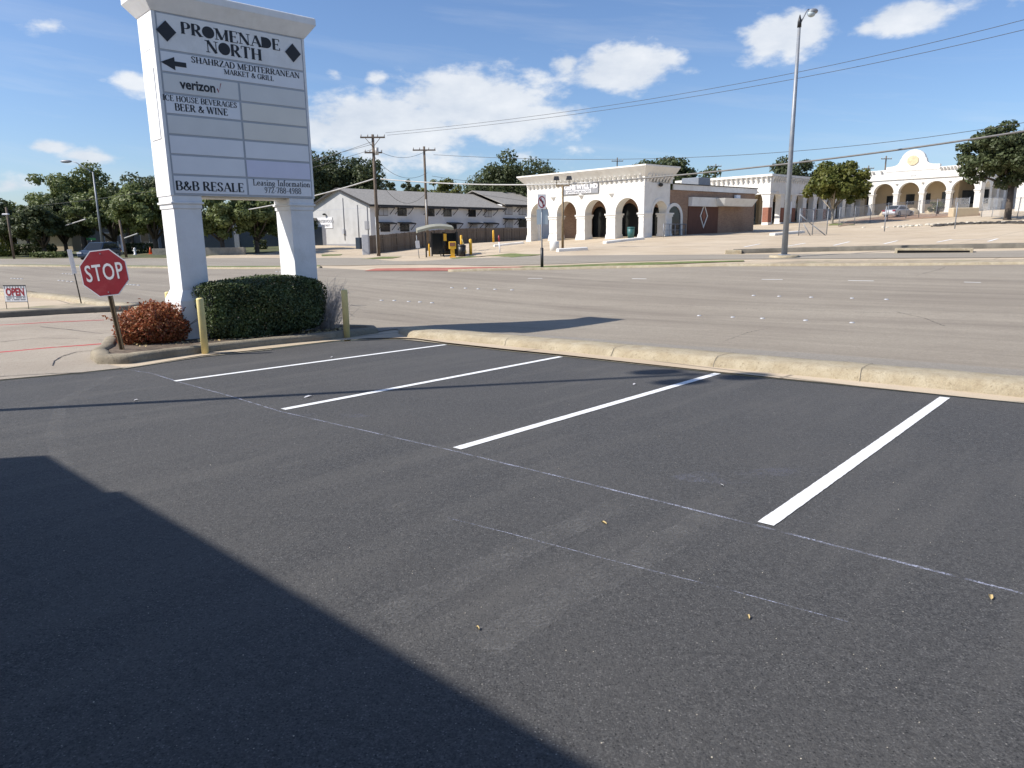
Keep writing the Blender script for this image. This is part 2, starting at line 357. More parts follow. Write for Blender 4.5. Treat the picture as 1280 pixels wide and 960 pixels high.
M['bollard'] = paint('bollard_yellow', (.74, .62, .27), .6, .08, 4, dirt=(.50, .42, .24), dscale=7, damt=.5)
M['ylw'] = paint('yellow_paint', (.75, .42, .03), .5, .12, 3)
M['wood'] = paint('pole_wood', (.13, .10, .075), .9, .3, 2, bmp=.4)
M['cable'] = paint('cable_jacket', (.05, .05, .05), .6, .1, 3)
M['cablew'] = paint('pale_cable', (.45, .44, .42), .6, .15, 3)
M['cableg'] = paint('grey_cable', (.16, .155, .15), .5, .15, 3)
M['porc'] = paint('porcelain', (.45, .44, .42), .3, .1, 5)
M['fence'] = boards('weathered_boards', (.16, .125, .095), (.25, .205, .16))
M['brick'] = brickmat('tan_brick', (.26, .15, .095), (.36, .22, .14), (.36, .30, .24))
M['brickr'] = brickmat('red_brick', (.24, .075, .045), (.30, .11, .06), (.3, .2, .15))
M['apt'] = paint('painted_brick', (.70, .70, .69), .85, .04, 1.2, dirt=(.46, .45, .42), dscale=.5, damt=.4)
M['gable'] = paint('shade_toned_brick', (.46, .46, .45), .85, .05, 1.2, dirt=(.28, .275, .26), dscale=.5, damt=.5)  # darker copy of the apartment wall, with the gable's shade put into its colour
M['shingle'] = paint('shingles', (.28, .265, .24), .95, .25, 5, bmp=.6, dirt=(.24, .22, .19), dscale=.8)
M['darktrim'] = paint('dark_trim', (.025, .022, .02), .6, .2, 3)
M['glass'] = glassmat('window_glass')
M['blind'] = paint('window_blind', (.42, .43, .45), .5, .1, 5)
M['black2'] = paint('black_metal', (.02, .02, .022), .45, .2, 4)
M['tealbin'] = paint('teal_plastic', (.03, .12, .12), .5, .1, 4)
M['tanwall'] = paint('tan_wall', (.50, .41, .28), .85, .06, .8)
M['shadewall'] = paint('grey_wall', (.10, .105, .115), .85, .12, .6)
M['browndoor'] = boards('brown_siding', (.12, .055, .038), (.15, .07, .048), .35)
M['cream'] = paint('cream_emblem', (.62, .52, .33), .7, .15, 4)
M['bark'] = paint('bark', (.075, .06, .048), .95, .35, 3, bmp=.8)
M['palebark'] = paint('pale_bark', (.35, .31, .26), .95, .25, 3, bmp=.5)
M['leafA'] = leafmat('live_oak_leaves', (.040, .056, .022), (.09, .115, .045), (.20, .22, .11))
M['leafB'] = leafmat('elm_leaves', (.08, .11, .032), (.18, .215, .07), (.36, .39, .19))
M['leafC'] = leafmat('yellowing_leaves', (.06, .085, .018), (.15, .16, .035), (.28, .25, .06))
M['leafD'] = leafmat('far_leaves', (.035, .05, .022), (.075, .095, .038), (.14, .15, .07))
M['hedge'] = leafmat('hedge_leaves', (.026, .046, .016), (.09, .13, .036), (.30, .34, .15), .15, 3)
M['redleaf'] = leafmat('red_leaves', (.15, .028, .016), (.46, .13, .05), (.50, .38, .14), .25, 4.5)
M['twig'] = paint('dry_twigs', (.46, .41, .38), .95, .3, 8)
M['carsilver'] = paint('silver_paint', (.55, .56, .57), .3, .03, 3, metal=.5)
M['carblue'] = paint('dark_car_paint', (.05, .07, .10), .25, .05, 3, metal=.4)
M['carwhite'] = paint('white_car_paint', (.8, .8, .8), .3, .02, 3)
M['tyre'] = paint('tyre_rubber', (.02, .02, .02), .8, .1, 6)
M['green'] = paint('street_sign_green', (.02, .22, .09), .5, .1, 6)
M['orange'] = paint('cone_orange', (.75, .13, .03), .5, .1, 6)
M['blueglass'] = glassmat('pale_back', (.45, .52, .55), .5)
M['redpaint'] = patchy('worn_red_paint', (.50, .05, .055), .25, .45, 3.0, .95)
M['chalk'] = patchy('chalk_line', (.50, .53, .66), .36, .58, 5.0, .75, 90)
M['ghost'] = patchy('ghost_mark', (.22, .215, .205), .34, .62, 5.0, .42, 60)
M['haze_spray'] = patchy('overspray', (.24, .25, .32), .45, .75, 3.0, .5, 80)
M['crackfill'] = patchy('crack_line', (.07, .06, .05), .35, .55, 1.5, .8, 30)
M['chain'] = chainmat()
M['rub'] = paint('rubble_white', (.5, .46, .38), .9, .3, 2)
M['blk'] = paint('broken_asphalt', (.05, .045, .04), .9, .3, 2)
M['leafdry'] = paint('dry_leaf', (.50, .38, .18), .8, .2, 9)
M['signgrey'] = paint('sign_grey', (.26, .265, .28), .6, .08, 3)
M['skyroof'] = paint('shelter_roof', (.30, .29, .22), .5, .2, 1.5)
M['mulch'] = M['soil']

# ---------------------------------------------------------------- draped sheets
XG = sorted(set([-900, -500, -300] + list(range(-200, -40, 10)) + list(np.arange(-40, 30, 2.0)) + list(range(30, 200, 8)) + [300, 500, 900]))
YG = sorted(set([-60, -30, -15] + list(np.arange(-6, 40, 2.0)) + list(range(40, 130, 4)) + list(range(130, 220, 10)) + [300, 500, 900, 2500]))
def drape(name, poly, mat, off=.0, zf=None, kind='structure', grid=True):
    bm = bmesh.new(); bm.faces.new([bm.verts.new((p[0], p[1], 0)) for p in poly])
    xs = [p[0] for p in poly]; ys = [p[1] for p in poly]
    if grid:
        for g in XG:
            if min(xs) < g < max(xs): bmesh.ops.bisect_plane(bm, geom=bm.verts[:] + bm.edges[:] + bm.faces[:], plane_co=(g, 0, 0), plane_no=(1, 0, 0))
        for g in YG:
            if min(ys) < g < max(ys): bmesh.ops.bisect_plane(bm, geom=bm.verts[:] + bm.edges[:] + bm.faces[:], plane_co=(0, g, 0), plane_no=(0, 1, 0))
    bmesh.ops.triangulate(bm, faces=bm.faces[:])
    vs = bm.verts[:]; f = zf
    if f: zz = [f(v.co.x, v.co.y) for v in vs]
    else: zz = HV(np.array([v.co.x for v in vs]), np.array([v.co.y for v in vs]))
    for v, z in zip(vs, zz): v.co.z = z + off
    bmesh.ops.recalc_face_normals(bm, faces=bm.faces)
    if sum(fc.normal.z for fc in bm.faces) < 0: bmesh.ops.reverse_faces(bm, faces=bm.faces[:])
    me = bpy.data.meshes.new(name); bm.to_mesh(me); bm.free(); me.materials.append(mat)
    for p in me.polygons: p.use_smooth = True
    o = bpy.data.objects.new(name, me); COL.objects.link(o)
    if kind: o['kind'] = kind
    return o
def gp(pts, off=0.0): return [tuple(G(u, v, off))[:2] for u, v in pts]

# lot boundary (asphalt edge), picked in the photo and put on the lot's plane
EDGE = [lotpt(u, v) for u, v in [(-420, 520), (-200, 496), (0, 476), (100, 467), (155, 461), (250, 446.5), (340, 437), (414, 428), (460, 424.5), (490, 424.5), (520, 425.5), (558, 431), (640, 440), (702, 446), (800, 456.5), (900, 467), (1000, 477), (1100, 487), (1190, 496), (1280, 505), (1400, 517)]]
e2 = EDGE[-1] + (EDGE[-1] - EDGE[-3]).normalized() * 45
lot_poly = [(p.x, p.y) for p in EDGE] + [(e2.x, e2.y), (40, -60), (-60, -60), (-60, EDGE[0].y)]
drape('parking_lot', lot_poly, M['lot'], 0, lotz)
bp = [(p.x, p.y) for p in EDGE]
gpoly = [(-900, EDGE[0].y)] + bp + [(e2.x, e2.y), (60, -60), (900, -60), (900, 2500), (-900, 2500)]
drape('ground', gpoly, M['ground'], 0)

# main road
road_near = [(-500, 340), (-200, 352), (0, 360.5), (40, 365), (100, 373), (162, 385), (215, 397), (300, 408), (400, 414), (462, 417), (497, 412)]
near = gp(road_near) + [(p.x, p.y) for p in KB]
kd = Vector((KB[-1].x - KB[-2].x, KB[-1].y - KB[-2].y)).normalized()
near.append((KB[-1].x + kd.x * 40, KB[-1].y + kd.y * 40))
far = gp([(-500, 329), (-200, 331), (0, 333), (200, 335.5), (400, 335.2), (470, 338.8), (640, 337.8), (760, 335.5), (900, 333), (1280, 331)])
fd = Vector((far[-1][0] - far[-2][0], far[-1][1] - far[-2][1])).normalized(); far.append((far[-1][0] + fd.x * 60, far[-1][1] + fd.y * 60))
drape('road', near + far[::-1], M['road'], .02)
# paler gutter strip along the near side of the road
g1 = near[-6:]; g2 = [(p[0] + .95 * .63, p[1] + .95 * .77) for p in g1]
drape('road_gutter', g1 + g2[::-1], road_mat('gutter_asphalt', (.33, .30, .255), (.28, .255, .215), (.37, .34, .29), R(-138), False), .026)
# frontage road
fn = gp([(-300, 330), (0, 331), (200, 332.6), (400, 332), (600, 332.5), (640, 331.8), (760, 328), (900, 324.5), (1000, 323.8), (1280, 322)])
ff = gp([(-300, 325), (0, 324), (200, 323.4), (330, 322.5), (450, 322.5), (600, 323), (700, 320), (800, 319), (900, 318.5), (1280, 313.5)])
for l_ in (fn, ff):
    d_ = Vector((l_[-1][0] - l_[-2][0], l_[-1][1] - l_[-2][1])).normalized(); l_.append((l_[-1][0] + d_.x * 50, l_[-1][1] + d_.y * 50))
drape('frontage_road', fn + ff[::-1], M['front'], .02)
drape('entry_drive', gp([(-300, 505)]) + [(p.x, p.y) for p in EDGE[2:5]] + gp([(118, 452), (135, 434), (215, 420), (215, 400), (165, 389.5), (0, 398), (-300, 415)]), M['drive'], .008)
drape('median_paving', gp([(455, 339.6), (470, 336.6), (560, 335.6), (656, 334.4), (640, 336.6), (560, 339.6)]), M['red'], .045)
# grass and dirt patches
def patch(name, px, mat, off=.03): return drape(name, gp(px), M[mat], off)
patch('grass_verge', [(-200, 331.6), (0, 332.3), (200, 334), (400, 333.3), (400, 332), (200, 332.7), (0, 331.2), (-200, 330.4)], 'grass')
patch('grass_verge', [(560, 338.2), (640, 336.6), (760, 334), (930, 327.2), (930, 326), (760, 330), (655, 333.6), (600, 336)], 'grass')
patch('grass_verge', [(450, 324.3), (490, 323.3), (503, 321), (478, 321.2)], 'grass')
patch('grass_verge', [(561, 323.6), (640, 322.2), (680, 318.6), (655, 318.2), (590, 320)], 'grass')
patch('grass_verge', [(402, 320.4), (425, 319.6), (428, 318), (402, 318.4)], 'grass')
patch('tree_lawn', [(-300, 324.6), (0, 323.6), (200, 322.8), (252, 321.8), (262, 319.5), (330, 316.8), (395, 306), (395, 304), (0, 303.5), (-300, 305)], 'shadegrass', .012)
patch('dirt_patch', [(1048, 284), (1085, 277), (1225, 269.5), (1225, 266.5), (1110, 269.5), (1060, 276)], 'reddirt')
patch('dirt_patch', [(940, 331), (1280, 329), (1400, 329), (1400, 325.5), (1280, 324.5), (1000, 326)], 'dirt', .024)
patch('grass_verge', [(1035, 282), (1068, 281.5), (1066, 279), (1040, 279)], 'grass')

def strip(name, pts, w, mat, zf, off, kind='structure', jit=0, sub=1):
    mb = MB(); P = [Vector((p[0], p[1])) for p in pts]
    if sub > 1:
        Q = []
        for a, b in zip(P[:-1], P[1:]):
            for k in range(sub): Q.append(a.lerp(b, k / sub))
        P = Q + [P[-1]]
    vs = []
    for i, p in enumerate(P):
        d = (P[min(i + 1, len(P) - 1)] - P[max(i - 1, 0)]).normalized(); nn = Vector((-d.y, d.x))
        for s in (-1, 1):
            q = p + nn * s * (w / 2 + random.uniform(-jit, jit)); vs.append((q.x, q.y, zf(q.x, q.y) + off))
    mb.add(vs, [(2 * i, 2 * i + 1, 2 * i + 3, 2 * i + 2) for i in range(len(P) - 1)])
    o = mb.build(name, M[mat])
    if kind: o['kind'] = kind
    return o
# stall stripes
for a, b in [((218.5, 476.6), (557, 431)), ((354, 512), (701, 446)), ((571, 561), (897, 467)), ((957, 655.5), (1181, 497))]:
    p, q = lotpt(*a), lotpt(*b); strip('stall_stripe', [p[:], q[:]], .105, 'stripe', lotz, .005, jit=.0018, sub=120)
q0 = lotpt(957, 655.5) - Vector((1, 0, 0)) * 0
# chalk layout line (curved at its far end) and fainter one
strip('chalk_line', [lotpt(u, v)[:2] for u, v in [(153, 461), (190, 467), (225, 478), (290, 496), (352, 515), (563, 563), (700, 596.5), (941, 656), (1100, 697), (1280, 743), (1500, 800)]], .022, 'chalk', lotz, .0035, sub=12, jit=.003)
strip('chalk_line', [lotpt(u, v)[:2] for u, v in [(560, 648), (640, 668), (760, 700), (900, 735), (1060, 778)]], .008, 'chalk', lotz, .0035, sub=12, jit=.002)
for pts, w in [([(890, 645), (800, 700), (700, 750), (600, 810)], .22), ([(780, 628), (700, 665), (600, 710), (480, 775)], .2), ([(140, 470), (80, 500), (66, 540), (80, 590)], .14), ([(495, 630), (515, 638)], .1), ([(700, 705), (745, 722)], .09)]:
    strip('tyre_mark', [lotpt(u, v)[:2] for u, v in pts], w, 'ghost', lotz, .0028, sub=8, jit=.015)
for c, w, h in [((900, 597), .35, .16), ((985, 590), .3, .12), ((410, 520), .5, .12)]:
    p = lotpt(*c); ring = [(p.x + w * math.cos(t) * (1 + random.uniform(-.2, .2)), p.y + h * math.sin(t) * (1 + random.uniform(-.2, .2))) for t in np.linspace(0, 2 * math.pi, 14)[:-1]]
    drape('paint_overspray', ring, M['haze_spray'], .003, lotz, grid=False)
for u, v in [(107, 499), (166, 521), (255, 546), (320, 558), (362, 581), (362, 538), (500, 633), (690, 480)]:
    p = lotpt(u, v); a = random.uniform(0, 3)
    ring = [(p.x + .14 * math.cos(t) * math.cos(a) - .05 * math.sin(t) * math.sin(a), p.y + .14 * math.cos(t) * math.sin(a) + .05 * math.sin(t) * math.cos(a)) for t in np.linspace(0, 2 * math.pi, 12)[:-1]]
    drape('footprint_mark', ring, M['ghost'], .003, lotz, grid=False)
# fire lane red paint
strip('fire_lane_line', gp([(-150, 447), (0, 441), (60, 435.5), (100, 432.5), (140, 429.5)]), .12, 'redpaint', H, .012, sub=6, jit=.006)
strip('fire_lane_line', gp([(-100, 411), (0, 407), (60, 403.5), (130, 400.5)]), .08, 'redpaint', H, .012, sub=6, jit=.006)

for k_, px in enumerate([[(-60, 474), (0, 471.5), (60, 468), (118, 466)], [(66, 458), (68, 452), (78, 446), (95, 441), (118, 438.5)], [(0, 428), (50, 423), (100, 424), (135, 426)], [(50, 409), (90, 413), (130, 418)]]):
    strip('pavement_crack', gp(px), .02, 'darktrim', lambda x, y: max(H(x, y), lotz(x, y) if x > -6.8 else -9), .014, sub=8, jit=.006)
for k_, px in enumerate([[(1180, 409), (1155, 399), (1120, 391)], [(905, 428), (935, 417), (960, 412)], [(1145, 345), (1175, 337.5), (1182, 334)], [(420, 389), (520, 396), (600, 401)], [(620, 352), (700, 353.5), (800, 352), (900, 355)], [(440, 397), (480, 401), (560, 404)], [(700, 385), (800, 383), (900, 386), (1010, 389), (1280, 398)]]):
    strip('pavement_crack', gp(px), .03, 'crackfill', H, .027, sub=14, jit=.012)

# ---------------------------------------------------------------- kerbs
def kerb(name, pts, prof, mat, zf, label, cat='kerb', side=1, group=None, jointlen=3.0):
    """pts: xy polyline; prof: list of (distance, height) measured to the side; heights above zf at the polyline."""
    P = [Vector((p[0], p[1])) for p in pts]; Q = []
    for a, b in zip(P[:-1], P[1:]):
        m_ = max(1, int((b - a).length / .25))
        for k in range(m_): Q.append(a.lerp(b, k / m_))
    Q.append(P[-1]); vs = []; fs = []; m = len(prof); dist = 0; last = 0
    for i, p in enumerate(Q):
        d = (Q[min(i + 1, len(Q) - 1)] - Q[max(i - 1, 0)]).normalized(); nn = Vector((-d.y, d.x)) * side
        z = zf(p.x, p.y); w = random.uniform(-.008, .008)
        for dd, hh in prof:
            q = p + nn * (dd + w * (0 < dd)); vs.append((q.x, q.y, z + hh + random.uniform(-.004, .004) * (hh > .02)))
    for i in range(len(Q) - 1):
        for k in range(m - 1): fs.append((i * m + k, (i + 1) * m + k, (i + 1) * m + k + 1, i * m + k + 1))
    fs.append(tuple(range(m))); fs.append(tuple((len(Q) - 1) * m + k for k in range(m - 1, -1, -1)))
    mb = MB(); mb.add(vs, fs, True); o = mb.build(name, mat)
    for pl in o.data.polygons[-2:]: pl.use_smooth = False
    if label: tag(o, label, cat, group)
    return o, Q, side
KP = [(0, .004), (.02, .05), (.05, .12), (.09, .155), (.15, .172), (.40, .175), (.62, .165), (.65, .14), (.66, -.12)]
rk = [(p.x, p.y) for p in EDGE[10:]] + [(e2.x, e2.y)]
rk[0] = tuple(lotpt(506, 424.5))[:2]
rk = [tuple(lotpt(494, 419.5))[:2]] + rk
rkk = []
for i, p in enumerate(rk):                    # the kerb face stands behind its gutter pan
    a = Vector(rk[max(i - 1, 0)]); b = Vector(rk[min(i + 1, len(rk) - 1)]); d = (b - a).normalized(); q = Vector(p) + Vector((-d.y, d.x)) * (.31 if i > 1 else .05)
    rkk.append((q.x, q.y))
o, Q, _ = kerb('road_kerb', rkk, KP, M['kerb'], lotz, 'long tan rolled concrete kerb between the black parking lot and the road', 'kerb', 1)
jm = MB()                                      # tooled joints, thin dark cracks across the kerb
acc = 0
for i in range(6, len(Q) - 2):
    acc += (Q[i + 1] - Q[i]).length
    if acc > random.uniform(1.2, 3.2):
        acc = 0; p = Q[i]; d = (Q[i + 1] - Q[i]).normalized(); nn = Vector((-d.y, d.x)); z = lotz(p.x, p.y); prev = None; j = 0
        pr = [(-.16, .012)] + [(a - .004, b + .004) for a, b in KP[:-1]]
        for a, b in pr:
            j += random.uniform(-.012, .012); q = p + nn * a + d * j; e = q + d * random.uniform(.006, .012)
            cur = ((q.x, q.y, z + b + .004), (e.x, e.y, z + b + .004))
            if prev: jm.add([prev[0], prev[1], cur[1], cur[0]], [(0, 1, 2, 3)])
            prev = cur
jo = jm.build('joint', M['oldkerb'], o)
drape('gutter_pan', rk[2:] + [(p[0], p[1]) for p in rkk[2:]][::-1], M['pan'], .012, lotz)
drape('gutter_pan', [tuple(lotpt(u, v))[:2] for u, v in [(446, 425.5), (500, 424.8), (560, 431), (600, 435), (600, 431), (560, 426), (520, 421), (495, 418), (470, 414), (455, 415.5), (458, 421)]], M['pan'], .016, lotz)

# island under the big sign
isf = [lotpt(u, v, .0) for u, v in [(113, 452), (122, 457.5), (160, 456.5), (218, 448.5), (261, 442.5), (340, 433.5), (414, 426), (446, 422)]]
bdir = Vector((-.70, .71))
isl = [(p.x, p.y) for p in isf]
pa = Vector(isl[-1]); pb = Vector(isl[0])
W_I = 2.9
back = [(pa.x + .38, pa.y + .55), (pa.x + .2, pa.y + 1.2), (pa.x + bdir.x * W_I + .3, pa.y + bdir.y * W_I), (-6.6, 17.0), (-7.9, 15.2), (-8.05, 13.9), (pb.x - .25, pb.y + .7), (pb.x - .12, pb.y + .25)]
ring = isl + back
IP = [(0, -.02), (.015, .08), (.025, .13), (.06, .16), (.11, .17), (.24, .165), (.26, .10)]
isz = lambda x, y: max(lotz(x, y), H(x, y)) if x < -6.8 else lotz(x, y)
cx_ = sum(p[0] for p in ring) / len(ring); cy_ = sum(p[1] for p in ring) / len(ring)
o, Qi, _ = kerb('island_kerb', ring + [ring[0]], IP, M['islkerb'], isz, 'worn concrete kerb ringing the planted island below the tall white sign', 'kerb', 1)
ins = [(cx_ + (p[0] - cx_) * .93, cy_ + (p[1] - cy_) * .90) for p in ring]
soil = drape('planting_bed', ins, M['soil'], .125, lambda x, y: isz(x, y), grid=False)
drape('gutter_pan', [tuple(lotpt(u, v))[:2] for u, v in [(118, 461), (155, 461.5), (250, 447), (340, 437.5), (340, 432), (250, 442), (160, 454), (118, 455)]], M['pan'], .014, isz)

# kerbs on the far side of the drive
def gk(name, px, prof, mat, label, side=1): return kerb(name, gp(px), prof, mat, H, label, 'kerb', side)
gk('drive_kerb', [(-120, 405), (0, 397.5), (60, 393.8), (118, 390.5), (160, 389), (182, 386)], [(0, -.02), (.02, .12), (.05, .15), (.2, .15), (.22, -.05)], M['oldkerb'], 'dark faced low kerb across the driveway below the small OPEN sign', 1)
patch('dirt_patch', [(-100, 400), (0, 394.5), (60, 391.2), (116, 388), (130, 385.5), (100, 381), (60, 384), (0, 388), (-100, 393)], 'dirt', .05)
gk('corner_kerb', [(-120, 370), (0, 369), (40, 371.5), (80, 376), (110, 382), (150, 386), (205, 397)], [(0, 0), (.03, .08), (.08, .11), (.5, .11), (.6, 0)], M['kerb'], 'pale rounded corner kerb where the driveway meets the road on the left', 1)
gk('retaining_kerb', [(918, 317.2), (980, 315.6), (1040, 314.2), (1160, 312), (1280, 310), (1500, 306.5)], [(0, -.02), (.02, .22), (.06, .25), (.4, .25), (.42, -.3)], M['oldkerb'], 'dark weathered kerb wall along the raised car park beyond the road', 1)
mb = MB(); a = G(906, 317.6); b_ = G(924, 317.2); mb.box(0, 0, -.1, 0.9, .5, .22)
o = mb.build('kerb_end', M['kerb'], None, bevel=.04); o.location = a; o.rotation_euler = (0, 0, R(-20)); tag(o, 'short pale concrete end block at the left tip of the dark kerb wall', 'kerb')
gk('median_kerb', [(-200, 332), (0, 333.4), (200, 335.8), (400, 335.6)], [(0, 0), (.03, .12), (.2, .13), (.25, 0)], M['kerb'], 'thin pale yellowish kerb along the grass median at the left', 1)
gk('median_kerb', [(560, 340.6), (640, 338.2), (760, 336), (900, 333.4), (1280, 331.2), (1500, 331)], [(0, 0), (.03, .12), (.25, .13), (.3, 0)], M['kerb'], 'low tan kerb on the far edge of the main road at the right', 1)
# storm drain
p0 = G(1118, 317); p1 = G(1216, 316.2); an = math.atan2(p1.y - p0.y, p1.x - p0.x); ln = (p1 - p0).length
t = thing('storm_drain', 'long storm drain slot in the kerb beyond the road at the right', 'drain', p0, an)
MB().box(0, 0, .16, ln, .9, .26).box(0, 0, -.1, .12, .9, .16).box(ln - .12, 0, -.1, ln, .9, .16).build('drain_slab', M['kerb'], t)
MB().box(.13, .12, -.1, ln - .13, .2, .155).build('drain_opening', M['darktrim'], t)

# far car-park lines
for a, b in [((1042, 307), (1062, 302.3)), ((1105, 305), (1122, 301)), ((1171, 303), (1190, 299.3)), ((1235, 302), (1247, 298.5)), ((984, 308), (1007, 304)), ((1188, 300), (1240, 299)), ((930, 309), (950, 305))]:
    strip('stall_stripe', gp([a, b]), .16, 'flatwhite', H, .012)
# dashes and raised buttons on the road
for a, b in [((790, 349), (808, 349.3)), ((952, 350), (978, 350.3)), ((1060, 351.4), (1092, 352)), ((1205, 353.5), (1226, 354)), ((660, 348.6), (678, 348.7))]:
    strip('lane_dash', gp([a, b]), .1, 'flatwhite', H, .025)
bt = MB()
for k in range(2):
    r_ = (.06, .045)[k]; z_ = (0, .022)[k]
ringv = [(math.cos(t) * .06, math.sin(t) * .06, 0) for t in np.linspace(0, 2 * math.pi, 13)[:-1]] + [(math.cos(t) * .045, math.sin(t) * .045, .022) for t in np.linspace(0, 2 * math.pi, 13)[:-1]]
bt.add(ringv, [(i, (i + 1) % 12, 12 + (i + 1) % 12, 12 + i) for i in range(12)] + [tuple(range(12, 24))])
rows = {'nearer row right of the sign shadow': [(874, 396), (916, 398), (953, 399.5), (1007, 402), (1065, 405)],
        'farther row below the tall street lamp': [(942, 370.5), (974, 371.5), (1014, 372.7), (1065, 374), (1108, 375.5)],
        'row just right of the yellow bollard': [(477, 376.5), (493, 376.8), (511, 378), (525, 378.6), (540, 379.6)],
        'row beyond the middle of the road': [(565, 360.7), (582, 361.2), (598, 362), (619, 362.6), (640, 363.4)],
        'row left of the stop sign, farther': [(79, 342.6), (83, 342.8), (87, 343), (90, 343.2)],
        'row left of the stop sign, nearer': [(74, 351.2), (79, 351.8), (85, 352.3), (90, 352.8)],
        'row above the small OPEN sign': [(15, 348.6), (19, 348.8), (23, 349), (27, 349.2)],
        'row between the stop sign and the white pillar': [(160, 356.3), (164, 356.7), (168, 357), (173, 357.3)],
        'row seen under the sign between the pillars': [(346, 340.3), (351, 340.5), (356, 340.8)]}
ordn = ['first', 'second', 'third', 'fourth', 'fifth']
bobj = None
for rn, ps in rows.items():
    for i, (u, v) in enumerate(ps):
        g = G(u, v); g.z = H(g.x, g.y) + .021
        if bobj is None: bobj = bt.build('lane_button', M['blind']); q = bobj
        else: q = bobj.copy(); COL.objects.link(q)
        q.location = g
        s_ = 1.0 + max(0, (g.y - 18)) * .02; q.scale = (min(s_, 1.3), .8, 1)
        tag(q, 'white button, %s from left, %s' % (ordn[i], rn), 'lane marker', 'raised white buttons on the road')

